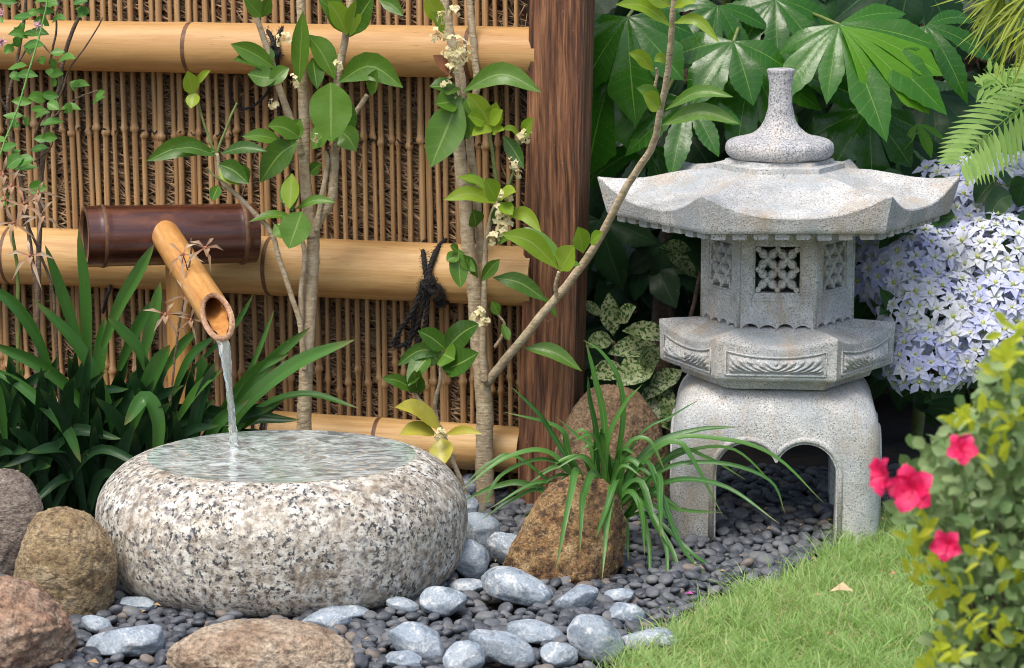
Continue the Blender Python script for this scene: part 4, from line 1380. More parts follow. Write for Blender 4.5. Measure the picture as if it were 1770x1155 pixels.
stem(m, [(547, 400), (556, 340), (566, 285), (562, 262)], 5, 3.5, YL - .012, YL - .03)
obj('trunk', m, M['bark'], sh)
m = MB()
stem(m, [(374, 268), (360, 235), (348, 198), (338, 165), (334, 150)], 2.6, 1.8, YL - .06)
stem(m, [(374, 268), (384, 240), (398, 205), (409, 178)], 2.6, 2, YL - .06)
stem(m, [(384, 312), (372, 305), (358, 292)], 2, 1.5, YL - .06)
obj('green_twigs', m, M['stem'], sh)
m = MB()
L = [(372, 262, 252, 279, 34, 16), (374, 270, 296, 258, 22, 8), (378, 284, 430, 318, 34, 6), (382, 265, 462, 262, 22, 8), (430, 316, 404, 290, 30, 2),
     (490, 245, 418, 236, 24, 5), (515, 246, 449, 316, 46, 12), (520, 240, 462, 218, 36, 8), (476, 118, 398, 76, 32, 5), (478, 128, 402, 104, 34, 10), (480, 135, 428, 128, 36, -2), (472, 110, 452, 85, 22, 4),
     (516, 150, 524, 18, 30, 4), (532, 60, 579, 138, 44, 8), (585, 142, 697, 152, 46, 32), (580, 150, 604, 243, 48, -4),
     (575, 222, 540, 258, 40, 6), (588, 226, 616, 262, 40, 6), (498, 304, 506, 366, 36, 0), (515, 380, 430, 384, 18, 10), (510, 362, 581, 350, 16, 10), (474, 388, 492, 412, 22, 0),
     (606, 62, 548, -6, 42, 6), (604, 64, 646, -8, 44, 4), (655, 0, 698, 28, 24, 6), (452, 30, 420, -8, 32, 0), (452, 30, 468, -6, 22, 0), (535, 300, 556, 282, 22, 0), (560, 240, 612, 247, 30, 6), (378, 320, 366, 348, 20, 0), (540, 100, 548, 155, 30, 3), (640, 165, 652, 120, 26, 0), (500, 250, 520, 205, 30, 4), (466, 150, 500, 118, 26, 6)]
for (a, b, c, d, w_, ar) in L: leafpx(m, a, b, c, d, w_ * 1.08, YL - .05 + random.uniform(-.02, .015), random.uniform(-.04, .01), ar, 'oval')
leafpx(m, 572, 143, 572, 246, 74, YL - .12, -.01, 0, 'broad', r=.9, tilt=.05, fold=.12)
leafpx(m, 522, 366, 499, 430, 56, YL - .08, -.01, 0, 'broad', r=.75, tilt=.1, fold=.2)
obj('foliage', m, M['osm'], sh)
m = MB()
for (a, b, c, d, w_, ar) in [(334, 165, 324, 122, 30, 0), (338, 148, 364, 122, 14, 4), (338, 160, 330, 188, 26, 0), (600, 60, 566, 2, 38, 6), (605, 62, 622, -6, 34, 0), (505, 300, 500, 362, 34, 0), (378, 290, 414, 320, 32, 4)]:
    leafpx(m, a, b, c, d, w_, YL - .06, -.02, ar, 'oval', tilt=.2)
obj('young_leaves', m, M['osmy'], sh)
m = MB()
for (x, y, n, s_) in [(492, 70, 14, 16), (508, 140, 8, 12), (503, 345, 12, 14), (470, 180, 7, 10), (585, 110, 6, 12), (488, 395, 6, 9), (545, 238, 5, 8), (482, 138, 5, 6)]: blossom(m, x, y, YL - .06, n, s_, 6)
obj('blossom', m, M['osm_fl'], sh)

YR = 4.96
g = at(838, 882, YR)
sh = thing('osmanthus_shrub', 'forked osmanthus shrub whose long bare branch reaches across the wooden post to the lantern roof', 'shrub', (g.x, YR, 0), 'osmanthus shrubs against the fence')
m = MB()
stem(m, [(842, 960), (840, 880), (837, 800), (838, 720), (834, 660), (828, 610), (824, 560), (818, 480), (809, 425), (803, 340), (794, 262), (790, 215), (797, 150), (784, 85), (772, 30), (762, -60)], 17, 7.5, YR, YR - .02, n=110, sides=11)
stem(m, [(822, 560), (830, 440), (822, 330), (812, 250), (818, 180), (824, 142), (817, 56), (806, -50)], 8, 5.5, YR + .02, YR + .02, n=70)
stem(m, [(842, 662), (870, 626), (902, 588), (935, 546), (970, 505), (1004, 462), (1026, 430), (1046, 394), (1066, 355), (1087, 316), (1108, 285), (1126, 256), (1136, 225), (1142, 186), (1152, 140), (1159, 80), (1163, 20), (1168, -50)], 8.2, 4.6, YR - .02, 4.54, n=120)
stem(m, [(838, 660), (834, 600), (837, 510), (840, 423), (850, 372), (862, 345)], 6.5, 3, YR - .03, YR - .06, n=60)
stem(m, [(962, 512), (960, 495), (966, 470)], 4, 3, 4.80, 4.78)
stem(m, [(856, 600), (868, 580), (872, 560), (858, 540)], 3, 2, YR - .03, YR - .05)
stem(m, [(1140, 188), (1130, 165), (1136, 130), (1134, 118)], 3.2, 2.2, 4.58, 4.56)
stem(m, [(792, 215), (797, 180), (790, 130), (783, 95)], 3.5, 2.5, YR - .03, YR - .05)
obj('trunk', m, M['bark'], sh)
m = MB()
stem(m, [(862, 350), (858, 315), (854, 280), (848, 240), (846, 215)], 4, 2.6, YR - .06)
stem(m, [(876, 330), (888, 295), (893, 265), (898, 235)], 2.6, 1.8, YR - .06)
stem(m, [(858, 410), (872, 380), (880, 360)], 2.6, 1.6, YR - .06)
obj('green_twigs', m, M['stem'], sh)
m = MB()
leafpx(m, 796, 165, 744, 290, 66, YR - .09, -.03, 0, 'oval', r=.65, tilt=-.15, fold=.18, seg=12)
leafpx(m, 800, 158, 936, 160, 40, YR - .09, -.03, 30, 'oval', r=.7, tilt=.15, seg=12)
L = [(800, 170, 808, 242, 40, 0), (792, 168, 742, 150, 36, 8), (790, 175, 752, 180, 40, 0), (870, 235, 906, 292, 26, 4), (848, 390, 880, 350, 20, 4),
     (823, 392, 818, 362, 30, 0), (868, 404, 986, 470, 36, 22), (832, 486, 864, 448, 22, 3), (826, 480, 800, 440, 24, 0), (852, 480, 946, 522, 30, 12), (938, 512, 962, 550, 16, 3),
     (905, 602, 1006, 642, 26, 14), (868, 560, 880, 590, 16, 0), (862, 545, 850, 520, 18, 0), (808, 300, 822, 320, 20, 0), (858, 420, 884, 412, 14, 2), (790, 150, 772, 165, 30, 0), (805, 170, 822, 205, 30, 0)]
for (a, b, c, d, w_, ar) in L: leafpx(m, a, b, c, d, w_ * 1.08, YR - .07 + random.uniform(-.02, .01), random.uniform(-.04, 0), ar, 'oval')
# lobed dark leaf beside the rail
for (a, b, c, d, w_) in [(792, 430, 796, 498, 34), (792, 440, 772, 452, 24), (794, 445, 822, 470, 20), (792, 434, 778, 424, 16)]: leafpx(m, a, b, c, d, w_, YR - .09, -.01, 0, 'broad', r=.6, tilt=.1)
# leaves along the long branch, nearer the viewer
for (a, b, c, d, w_, ar, yy) in [(966, 470, 1004, 458, 18, 5, 4.76), (1150, 190, 1268, 168, 24, 20, 4.54), (1144, 217, 1278, 214, 32, 22, 4.55), (1144, 184, 1100, 152, 34, 4, 4.55)]:
    leafpx(m, a, b, c, d, w_, yy, -.03, ar, 'oval', r=.7)
obj('foliage', m, M['osm'], sh)
m = MB()
for (a, b, c, d, w_, ar, yy) in [(852, 224, 806, 160, 34, 6, YR - .09), (850, 225, 858, 176, 34, 0, YR - .08), (852, 226, 815, 236, 24, 6, YR - .1), (846, 215, 870, 190, 30, 0, YR - .1), (838, 210, 808, 200, 34, 0, YR - .1), (850, 232, 872, 225, 18, 3, YR - .1),
     (902, 238, 922, 204, 28, 0, YR - .09), (900, 236, 868, 224, 16, 6, YR - .09), (858, 352, 766, 346, 28, 14, YR - .1), (858, 348, 838, 308, 38, 0, YR - .11), (862, 345, 892, 332, 30, 4, YR - .1), (856, 338, 790, 306, 22, 8, YR - .09), (866, 350, 886, 372, 26, 0, YR - .1), (880, 374, 936, 402, 26, 18, YR - .1),
     (966, 466, 866, 405, 38, 18, 4.74), (968, 468, 994, 424, 46, 0, 4.73), (1008, 438, 998, 392, 34, 4, 4.68), (1020, 420, 1042, 402, 26, 0, 4.68),
     (1130, 124, 1086, 92, 26, 8, 4.54), (1152, 106, 1130, 106, 20, 5, 4.53), (1160, 46, 1064, 8, 30, 16, 4.53), (1164, 40, 1244, 74, 20, 22, 4.52), (1164, 14, 1204, 4, 20, 6, 4.52), (1160, 10, 1110, -14, 30, 0, 4.53), (1140, 190, 1110, 160, 36, 0, 4.54)]:
    leafpx(m, a, b, c, d, w_, yy, -.03, ar, 'oval')
for (a, b, c, d, w_, ar) in [(765, 40, 735, -10, 34, 0), (768, 60, 742, 20, 24, 4)]: leafpx(m, a, b, c, d, w_, YR - .06, -.02, ar)
obj('young_leaves', m, M['osmy'], sh)
m = MB(); leafpx(m, 784, 128, 748, 96, 28, YR - .09, -.02, 0, 'broad', r=.1, tilt=.2)
obj('withered_leaf', m, plain('withered_leaf', (.26, .10, .045), .55), sh)
m = MB()
for (x, y, n, s_) in [(790, 88, 46, 28), (776, 120, 10, 14), (756, 62, 12, 16), (762, 30, 10, 14), (784, 20, 10, 12), (906, 232, 14, 15), (890, 282, 10, 12), (872, 338, 20, 16), (866, 368, 24, 18), (872, 395, 16, 15), (852, 412, 9, 11), (826, 545, 16, 17), (836, 556, 10, 10), (772, 145, 6, 9), (896, 300, 5, 8)]: blossom(m, x, y, YR - .1, n, s_, 7)
obj('blossom', m, M['osm_fl'], sh)

# young sapling between the two shrubs
YS = 4.86
g = at(800, 850, YS)
sh = thing('osmanthus_sapling', 'low leafy sapling with two olive yellow leaves between basin and forked shrub', 'sapling', (g.x, YS, 0))
m = MB()
stem(m, [(808, 870), (798, 835), (784, 800), (766, 750), (745, 715), (722, 688), (712, 672)], 5, 3, YS, YS - .03)
stem(m, [(757, 735), (752, 700), (760, 660), (762, 625), (764, 605)], 4, 2.6, YS + .01, YS - .02)
obj('stem', m, M['bark'], sh)
m = MB()
for (a, b, c, d, w_, ar) in [(770, 604, 722, 572, 34, 4), (772, 602, 828, 560, 40, 6), (768, 640, 828, 610, 46, -2), (764, 608, 686, 632, 26, 14), (742, 616, 706, 668, 36, 6), (766, 612, 786, 622, 44, 0), (715, 674, 660, 654, 22, 6), (722, 680, 716, 640, 30, 0), (714, 676, 726, 640, 22, 0), (760, 625, 738, 608, 30, 0), (766, 625, 800, 640, 36, 0)]:
    leafpx(m, a, b, c, d, w_ * 1.05, YS - .05, random.uniform(-.05, 0), ar, 'broad')
obj('foliage', m, M['osm'], sh)
m = MB()
for (a, b, c, d, w_, ar) in [(765, 748, 682, 704, 34, 18), (762, 756, 766, 806, 44, 0), (755, 752, 690, 752, 32, 10), (768, 752, 834, 750, 16, 8)]: leafpx(m, a, b, c, d, w_, YS - .05, -.04, ar, 'oval', r=.8, tilt=.2)
obj('young_leaves', m, plain('olive_yellow_leaf', (.40, .36, .045), .4, c2=(.28, .26, .03), scale=30), sh)
m = MB()
blossom(m, 762, 750, YS - .08, 14, 12, 5); blossom(m, 784, 785, YS - .05, 5, 6, 4)
obj('blossom', m, M['osm_fl'], sh)

# ================================================================== strap leaved orchids under the spout
YO = 4.78
g = gr(150, 890)
oc = thing('orchid_plant', 'big clump of dark green strap leaved orchid beneath the spout left of the basin', 'orchid', (at(170, 800, YO).x, YO, 0))
def strap(mb, pts, w, Y0, Y1, r=None, shape='strap', tilt=None, fold=.45):
    k = len(pts) - 1
    P = [at(x, y, lerp(Y0, Y1, i / k)) for i, (x, y) in enumerate(pts)]
    cv = bez(P, 16)
    ax = (cv[-1] - cv[0]).normalized()
    nrm = Matrix.Rotation(random.uniform(-.6, .6) if tilt is None else tilt, 3, ax) @ V((0, -.9, .35))
    blade(mb, cv, nrm, w * mpp(Y0) / 2, shape, fold, random.random() if r is None else r, 4)
m = MB()
for q in range(240):
    bx = random.uniform(-60, 330); by = 905 + random.uniform(-20, 10)
    a = (bx - 150) / 200 * .55 + random.gauss(0, .45)
    Lg = random.uniform(170, 330) if random.random() < .75 else random.uniform(120, 200)
    Y0 = YO + random.uniform(-.02, .16)
    tx, ty = bx + math.sin(a) * Lg, by - math.cos(a) * Lg
    if tx > 330 and ty < 560: continue
    if ty < 595: ty = 595 + random.uniform(0, 60)
    mx, my = bx + math.sin(a) * Lg * .42, by - math.cos(a * .6) * Lg * .60
    strap(m, [(bx, by), (mx, my), (tx, ty + abs(math.sin(a)) * 80)], random.uniform(16, 26), Y0, Y0 - random.uniform(.04, .16), r=random.random() * .8)
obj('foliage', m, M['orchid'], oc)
m = MB()
S = [([(150, 640), (128, 570), (104, 500), (78, 424)], 28, .02, -.02), ([(155, 690), (153, 600), (150, 500), (136, 395)], 34, .05, .02), ([(178, 600), (205, 530), (234, 478), (266, 422)], 32, -.04, -.08),
     ([(90, 650), (62, 580), (22, 525), (-30, 490)], 30, .0, -.05), ([(210, 800), (180, 690), (130, 595), (56, 517)], 34, -.02, -.10), ([(175, 745), (120, 670), (60, 625), (-20, 592)], 34, -.05, -.10),
     ([(262, 655), (238, 605), (212, 575), (186, 550)], 32, -.06, -.10), ([(228, 740), (248, 680), (270, 630), (294, 596)], 40, -.08, -.12), ([(338, 700), (348, 655), (350, 612)], 30, -.02, -.05),
     ([(305, 730), (330, 690), (354, 662), (384, 641)], 26, -.03, -.06), ([(168, 680), (172, 620), (182, 548)], 32, -.02, -.03), ([(205, 640), (232, 575), (264, 518)], 28, -.02, -.05), ([(240, 640), (262, 560), (277, 488)], 30, .0, .0),
     ([(372, 790), (420, 705), (510, 630), (614, 587)], 36, -.02, -.10), ([(372, 780), (415, 690), (470, 620), (536, 566)], 30, .0, -.04), ([(368, 770), (420, 665), (450, 600), (474, 535)], 12, .02, .0), ([(400, 760), (450, 705), (530, 682), (620, 706)], 20, -.02, -.06),
     ([(330, 640), (370, 600), (410, 555), (437, 510)], 14, .02, .02), ([(345, 780), (385, 710), (440, 640), (500, 612)], 26, .02, -.04), ([(300, 680), (330, 620), (372, 582)], 26, .03, .0), ([(-10, 640), (40, 670), (110, 735), (140, 800)], 30, -.08, -.1),
     ([(285, 640), (310, 600), (340, 570)], 24, .0, -.02), ([(395, 760), (440, 720), (490, 690)], 18, .03, .0), ([(10, 760), (0, 690), (-20, 630)], 30, -.05, -.1), ([(270, 800), (272, 730), (250, 690), (215, 735)], 40, -.12, -.14), ([(352, 800), (372, 735), (430, 690)], 30, -.04, -.07)]
for pts, w_, d0, d1 in S: strap(m, pts, w_ * .72, YO + d0, YO + d1, r=random.uniform(.2, .9))
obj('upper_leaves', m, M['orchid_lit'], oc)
def orchid_flower(name, x, y, Y, s_, parent):
    mb = MB(); c = at(x, y, Y); k = mpp(Y) * s_
    nn = (V((random.uniform(-.5, .5), -1, random.uniform(-.4, .2)))).normalized()
    t1 = nn.orthogonal().normalized(); t2 = nn.cross(t1); a0 = random.random() * 6
    for q in range(5):
        a = a0 + q * 1.2566 + random.gauss(0, .12); d = t1 * math.cos(a) + t2 * math.sin(a)
        Lk = random.uniform(30, 46) * k
        blade(mb, [c, c + d * Lk * .5 + nn * Lk * .12, c + d * Lk - nn * Lk * .18 - V((0, 0, Lk * .3))], nn, 3.0 * k, 'lance', .3, random.random(), 2)
    blade(mb, [c, c + (nn + V((0, 0, -.5))) * 7 * k, c + (nn * .6 + V((0, 0, -1.2))) * 13 * k], nn, 6 * k, 'round', .5, 0.0, 2)
    mb.tube([c - nn * 10 * k, c, c + nn * 8 * k], [1.2 * k, 3 * k, 1.5 * k], 6, .9)
    return obj(name, mb, M['orch_fl'], parent)
YF = 4.70
m = MB(); stem(m, [(288, 760), (298, 660), (310, 560), (320, 500), (330, 440), (331, 412)], 2.4, 1.6, YO - .05, YF + .02, n=40, sides=6)
for a, b in (((326, 470), (316, 440)), ((331, 420), (352, 428)), ((316, 520), (325, 512)), ((312, 545), (292, 542)), ((308, 560), (322, 575))): stem(m, [a, b], 1.4, 1.0, YF + .02, YF, n=6, sides=5)
fs_ = obj('flower_stalk', m, M['bark_dark'], oc)
for x, y, s_ in ((316, 440, 1.0), (354, 428, 1.05), (322, 510, .95), (286, 543, 1.05), (330, 552, .85)): orchid_flower('orchid_flower', x, y, YF, s_, oc)
# orchid with faded flowers at the left edge
oc2 = thing('orchid_plant', 'orchid stalks with faded brown flowers at the left edge of the fence', 'orchid', (at(40, 800, YO + .02).x, YO + .02, 0))
m = MB()
stem(m, [(40, 900), (32, 700), (32, 520), (27, 440), (18, 380), (10, 320)], 4, 2.5, YO + .02, YF, n=50, sides=7)
obj('flower_stalk', m, M['stem'], oc2)
m = MB()
stem(m, [(110, 890), (100, 640), (92, 510), (70, 440), (50, 390), (36, 330)], 3, 2, YO + .02, YF, n=50, sides=6)
obj('dry_stalk', m, M['bark_dark'], oc2)
for x, y, s_ in ((8, 345, 1.1), (42, 352, 1.15), (70, 372, .9), (24, 385, 1.0), (52, 442, 1.1), (5, 300, 1.0), (66, 332, .9), (20, 320, .9)): orchid_flower('orchid_flower', x, y, YF, s_ * 1.05, oc2)
m = MB()
for q in range(8):
    bx = random.uniform(-60, 40)
    strap(m, [(bx, 900), (bx + random.uniform(-20, 20), 780), (bx + random.uniform(-70, 50), random.uniform(620, 680))], 28, YO + .05, YO - .02)
obj('foliage', m, M['orchid'], oc2)

# ================================================================== wispy shrub at the upper left
YW = 4.93
sh = thing('flowering_shrub', 'wispy shrub with thin dark branches and tiny pink flowers at the upper left', 'shrub', (at(70, 800, YW).x, YW, 0))
m = MB()
stem(m, [(60, 900), (66, 500), (72, 300), (84, 200), (104, 150), (108, 114), (122, 62), (150, 0), (165, -50)], 5, 3, YW, YW - .06, n=80, sides=7)
stem(m, [(66, 520), (40, 340), (14, 194), (28, 114), (40, 45), (48, -30)], 4, 2.6, YW, YW - .06, n=60, sides=6)
stem(m, [(74, 320), (60, 250), (70, 210), (104, 165), (120, 120), (155, 70), (178, 30)], 2.6, 1.2, YW - .02, YW - .08, n=50, sides=5)
stem(m, [(30, 110), (60, 70), (90, 95)], 2, 1.2, YW - .04, YW - .08, n=20, sides=5)
stem(m, [(84, 210), (130, 172), (170, 156)], 1.8, 1, YW - .04, YW - .07, n=20, sides=5)
stem(m, [(60, 280), (90, 250), (78, 215)], 1.6, 1, YW - .04, YW - .07, n=20, sides=5)
stem(m, [(86, 110), (96, 60), (98, 20), (112, -20)], 2.2, 1.4, YW - .04, YW - .07, n=20, sides=5)
stem(m, [(14, 194), (-10, 150), (-30, 90)], 2.2, 1.4, YW - .04, YW - .07, n=20, sides=5)
obj('branches', m, M['bark_dark'], sh)
m = MB()
for (x, y) in [(45, 26), (22, 30), (80, 15), (96, 20), (130, 15), (125, 8), (70, 64), (75, 112), (100, 108), (52, 96), (84, 130), (128, 158), (165, 166), (155, 148), (122, 196), (70, 162), (48, 170), (78, 188), (102, 190), (46, 220), (58, 240), (26, 222), (95, 120), (32, 82), (8, 94), (20, 270), (110, 128), (60, 205), (14, 120), (136, 30), (6, 40), (30, 5), (65, 290), (12, 245), (60, 5), (112, 90), (36, 60), (18, 14), (58, 38), (90, 40), (40, 80), (140, 190), (160, 180), (92, 150), (66, 132), (34, 140), (20, 175), (52, 260), (30, 250), (72, 240), (5, 200), (110, 210), (85, 60), (14, 60), (105, 0), (45, 0)]:
    a = random.uniform(0, 6.28); Lw = random.uniform(26, 42)
    leafpx(m, x, y, x + math.cos(a) * Lw, y - abs(math.sin(a)) * Lw * .7 + 8, random.uniform(14, 22), YW - .07 + random.uniform(-.03, .03), random.uniform(-.02, .02), random.uniform(-2, 6), 'oval', seg=6)
for (x, y, s_) in [(30, 285, 1.2), (50, 330, 1.3), (12, 290, 1.2), (-5, 350, 1.3)]:
    leafpx(m, x, y, x + 24 * s_, y + random.uniform(-20, 20), 26, YW - .1, 0, 3, 'broad', seg=6)
obj('foliage', m, M['shrub'], sh)
for (x, y) in [(4, 24), (68, 43), (2, 72)]:
    m = MB(); c = at(x, y, YW - .1); k = mpp(YW)
    for q in range(16):
        d = rvec(); d.y = -abs(d.y)
        blade(m, [c, c + d * 5 * k, c + d * 11 * k], V((d.z, d.x, d.y)), 3.4 * k, 'petal', .2, random.random(), 2)
    obj('pink_flower', m, M['pale_pink'], sh)
m = MB()
stem(m, [(-14, 420), (-4, 285), (30, 190), (54, 110), (74, 40), (88, -40)], 1.9, 1.5, 4.72, 4.72, n=40, sides=6)
for t in ((26, 200), (40, 155), (66, 70), (54, 112), (14, 235)): 
    c = at(*t, 4.718); m.tube([c - V((0, 0, .0016)), c, c + V((0, 0, .0016))], [.0004, .0019, .0004], 6)
tag(obj('thin_stem', m, plain('bright_green_stem', (.20, .42, .10), .35), loc=at(-14, 420, 4.72)), 'single thin bright green stem slanting across the upper left corner', 'stem')

# ================================================================== arching grass clump over the rusty boulder
YG = 4.66
c0 = gr(1040, 900)
lc = thing('lilyturf_clump', 'clump of long arching green grass leaves spilling over the rusty boulder', 'grass plant', (at(1055, 860, YG).x, YG, 0))
m = MB()
G = [([(1040, 850), (1045, 740), (1030, 660), (1012, 588)], 15), ([(1030, 850), (1030, 760), (1018, 690), (1016, 650)], 15), ([(1050, 850), (1075, 740), (1070, 660), (1040, 610), (1008, 588)], 13), ([(1020, 850), (985, 790), (965, 740), (870, 712)], 15), ([(1010, 850), (960, 760), (930, 715), (880, 665)], 12), ([(1040, 850), (960, 790), (880, 790), (795, 850)], 15), ([(1040, 850), (960, 800), (870, 820), (830, 890)], 14), ([(1030, 860), (920, 840), (860, 840), (800, 866)], 14), ([(1030, 850), (900, 795), (850, 800), (802, 838)], 12), ([(1020, 860), (940, 850), (890, 862), (830, 900)], 12),
     ([(1060, 850), (1120, 780), (1200, 745), (1280, 738)], 16), ([(1070, 850), (1140, 770), (1250, 760), (1340, 790), (1424, 870)], 13), ([(1070, 850), (1150, 800), (1260, 775), (1345, 845)], 11), ([(1080, 850), (1150, 835), (1250, 840), (1348, 906)], 12), ([(1070, 860), (1140, 815), (1240, 800), (1330, 830), (1358, 890)], 10), ([(1070, 850), (1160, 785), (1220, 790), (1290, 830)], 9), ([(1060, 850), (1120, 790), (1170, 765), (1200, 800), (1250, 894)], 15),
     ([(1060, 850), (1110, 800), (1140, 850), (1180, 950), (1250, 1022)], 15), ([(1050, 850), (1100, 830), (1130, 900), (1165, 960), (1180, 1035)], 15), ([(1050, 850), (1090, 850), (1120, 930), (1124, 1030)], 13), ([(1060, 860), (1110, 870), (1150, 940), (1152, 1035)], 13), ([(1065, 860), (1100, 860), (1110, 900), (1114, 960)], 13), ([(1040, 850), (1030, 820), (1010, 850), (1005, 880), (1002, 962)], 16), ([(1030, 845), (1000, 815), (985, 860), (960, 990)], 16), ([(1045, 850), (1060, 840), (1050, 900), (1041, 1000)], 15), ([(1040, 850), (1068, 830), (1045, 890), (1030, 930)], 13), ([(1060, 855), (1130, 820), (1140, 870), (1142, 930)], 15), ([(1060, 850), (1100, 760), (1160, 720), (1210, 690)], 6), ([(1060, 850), (1050, 770), (1080, 700), (1110, 665)], 13), ([(1060, 850), (1080, 780), (1120, 760), (1150, 815)], 12), ([(1050, 860), (1110, 850), (1170, 880), (1250, 886)], 12), ([(1035, 850), (1040, 790), (1000, 755), (960, 720)], 8), ([(1050, 850), (1080, 800), (1110, 810), (1140, 838)], 14), ([(1050, 880), (1080, 900), (1086, 970)], 12), ([(1060, 880), (1120, 890), (1200, 960), (1250, 990)], 11)]
def liri(mb, pts, w_, Y0, dy):
    k = len(pts) - 1
    P = [at(x, y, Y0 + dy * ((i / k) ** (.5 if dy < -.3 else 1))) for i, (x, y) in enumerate(pts)]
    cv = bez(P, 20)
    ax = (cv[-1] - cv[0]).normalized()
    nrm = Matrix.Rotation(random.uniform(-.5, .5), 3, ax) @ V((0, -.75, .65))
    blade(mb, cv, nrm, w_ * .82 * mpp(Y0) / 2, 'grass', .4, random.random(), 2)
for pts, w_ in G:
    pts[0] = (1050 + random.uniform(-25, 25), 905)
    down = pts[-1][1] > 900
    liri(m, pts, w_, YG, (-.36 if pts[-1][0] < 1052 else -.20) if down else random.uniform(-.08, .02))
for q in range(26):
    a = random.uniform(-1.3, 1.3); Lg = random.uniform(110, 210)
    bx = 1050 + random.uniform(-28, 28)
    d = abs(a)
    liri(m, [(bx, 905), (bx + math.sin(a) * Lg * .45, 900 - math.cos(a) * Lg * .75), (bx + math.sin(a) * Lg, 900 - math.cos(a) * Lg * .85 + d * 50)], random.uniform(8, 14), YG + random.uniform(-.02, .05), random.uniform(-.12, .05))
obj('foliage', m, M['liri'], lc)

# ================================================================== broad palmate leaves behind the lantern
def palm(mb, x, y, Y, Ls, a0, a1, nrm, r, droop=.36, wid=.165):
    """a fatsia leaf: lobes of length list Ls (picture units) spread from angle a0 to a1 (radians, picture plane, 0 = right, counter-clockwise)"""
    c = at(x, y, Y); k = mpp(Y)
    nrm = nrm.normalized()
    ex = V((1, 0, 0)); ex = (ex - nrm * ex.dot(nrm)).normalized(); ey = nrm.cross(ex)
    if ey.z < 0: ey = -ey
    n = len(Ls); da = (a1 - a0) / (n - 1); half = min(da / 2, .9)
    S = 20
    for i, L0 in enumerate(Ls):
        a = a0 + da * i; L = L0 * k * .88
        d = ex * math.cos(a) + ey * math.sin(a); s_ = ex * -math.sin(a) + ey * math.cos(a)
        rows = []; uvs = []
        dr = droop * random.uniform(.6, 1.4); ph = random.random() * 6
        for j in range(S + 1):
            t = j / S
            prof_ = interp([(0, .30), (.15, .42), (.3, .66), (.45, .90), (.58, 1.0), (.7, .93), (.82, .66), (.92, .32), (1, 0)], t) * wid * L * 1.05
            hw = min(prof_, max(.0006, t * L * math.tan(half)))
            free_ = hw < t * L * math.tan(half) - 1e-6
            if free_ and .35 < t < .97: hw *= 1 + (.055 if j % 2 else -.055)
            p = c + d * (L * t) - nrm * (dr * L * t * t) + V((0, 0, -.10 * L * t * t))
            row = []; uv = []
            for q in range(7):
                v = -1 + 2 * q / 6
                h = .22 * hw * (abs(v) - .5 * abs(v) ** 3) + .045 * hw * math.sin(ph + t * 14 + (1.5 if v > 0 else 0)) * abs(v)
                row.append(p + s_ * (hw * v) + nrm * h); uv.append((t, v))
            rows.append(row); uvs.append(uv)
        mb.grid(rows, min(1, max(0, r + random.uniform(-.12, .12))), False, uvs)
def petiole(mb, x, y, Y, x1, y1, Y1):
    a, b = at(x, y, Y), at(x1, y1, Y1)
    mb.tube(bez([a, (a + b) / 2 + V((0, .03, .03)), b], 12), [.0032] * 6 + [.004] * 7, 7, .3)
YFt = 5.25
ft = thing('fatsia_shrub', 'fatsia shrub with big glossy palmate leaves filling the space behind the lantern', 'shrub', (at(1400, 600, 5.6).x, 5.6, 0))
fa, fb, fc, fd = MB(), MB(), MB(), MB()
UPF = V((-.05, -.72, .62))
D = R
palm(fa, 1450, 42, 5.12, [120, 190, 150, 235, 255, 200, 150], D(-165), D(25), UPF, .75, .18)
palm(fb, 1452, 45, 5.10, [170, 222, 210], D(-62), D(-18), V((.0, -.75, .6)), .45, .22, .22)
palm(fa, 1297, 108, 5.20, [150, 130, 175, 190, 205, 160, 120], D(-205), D(5), V((.0, -.8, .5)), .65, .15)
palm(fa, 1360, 128, 5.16, [165, 120, 100], D(-14), D(70), UPF, .5, .2, .3)
palm(fa, 1085, 30, 5.10, [120, 150, 175, 150, 120], D(-175), D(-5), V((-.2, -.8, .4)), .5, .35, .3)
palm(fa, 1190, 175, 5.12, [170, 150, 150, 120, 110], D(-190), D(-20), V((-.1, -.8, .6)), .55, .2)
palm(fa, 1060, 120, 5.14, [150, 190, 160, 120], D(-150), D(-30), V((-.2, -.85, .3)), .4, .3, .3)
palm(fa, 1268, 72, 5.14, [130, 145, 120, 110], D(-180), D(-20), UPF, .35, .22, .27)
palm(fa, 1240, 10, 5.2, [130, 150, 140, 120, 110], D(-190), D(-10), V((.1, -.8, .5)), .4)
palm(fa, 1500, 190, 5.22, [130, 120, 140, 130, 110], D(-160), D(-10), V((.1, -.85, .4)), .25, .2, .3)
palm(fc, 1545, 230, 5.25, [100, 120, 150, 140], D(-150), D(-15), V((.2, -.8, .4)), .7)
palm(fa, 1600, 45, 5.2, [120, 130, 150, 140, 120], D(-150), D(30), UPF, .3)
palm(fa, 1120, 250, 5.2, [150, 150, 130, 120, 100], D(-200), D(-30), V((0, -.8, .5)), .35)
palm(fa, 1340, 0, 5.25, [160, 150, 150, 140, 130], D(-170), D(-10), UPF, .4)
palm(fb, 1585, 215, 5.24, [60, 70, 60], D(-120), D(-20), V((0, -.5, .8)), .3)
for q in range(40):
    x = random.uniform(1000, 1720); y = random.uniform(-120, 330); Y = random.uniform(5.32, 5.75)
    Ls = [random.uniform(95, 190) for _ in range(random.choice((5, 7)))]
    a0 = D(random.uniform(-215, -170)); palm(fc, x, y, Y, Ls, a0, a0 + D(random.uniform(170, 230)), V((random.uniform(-.4, .4), -.7, random.uniform(.3, .8))), random.random(), .25, .26)
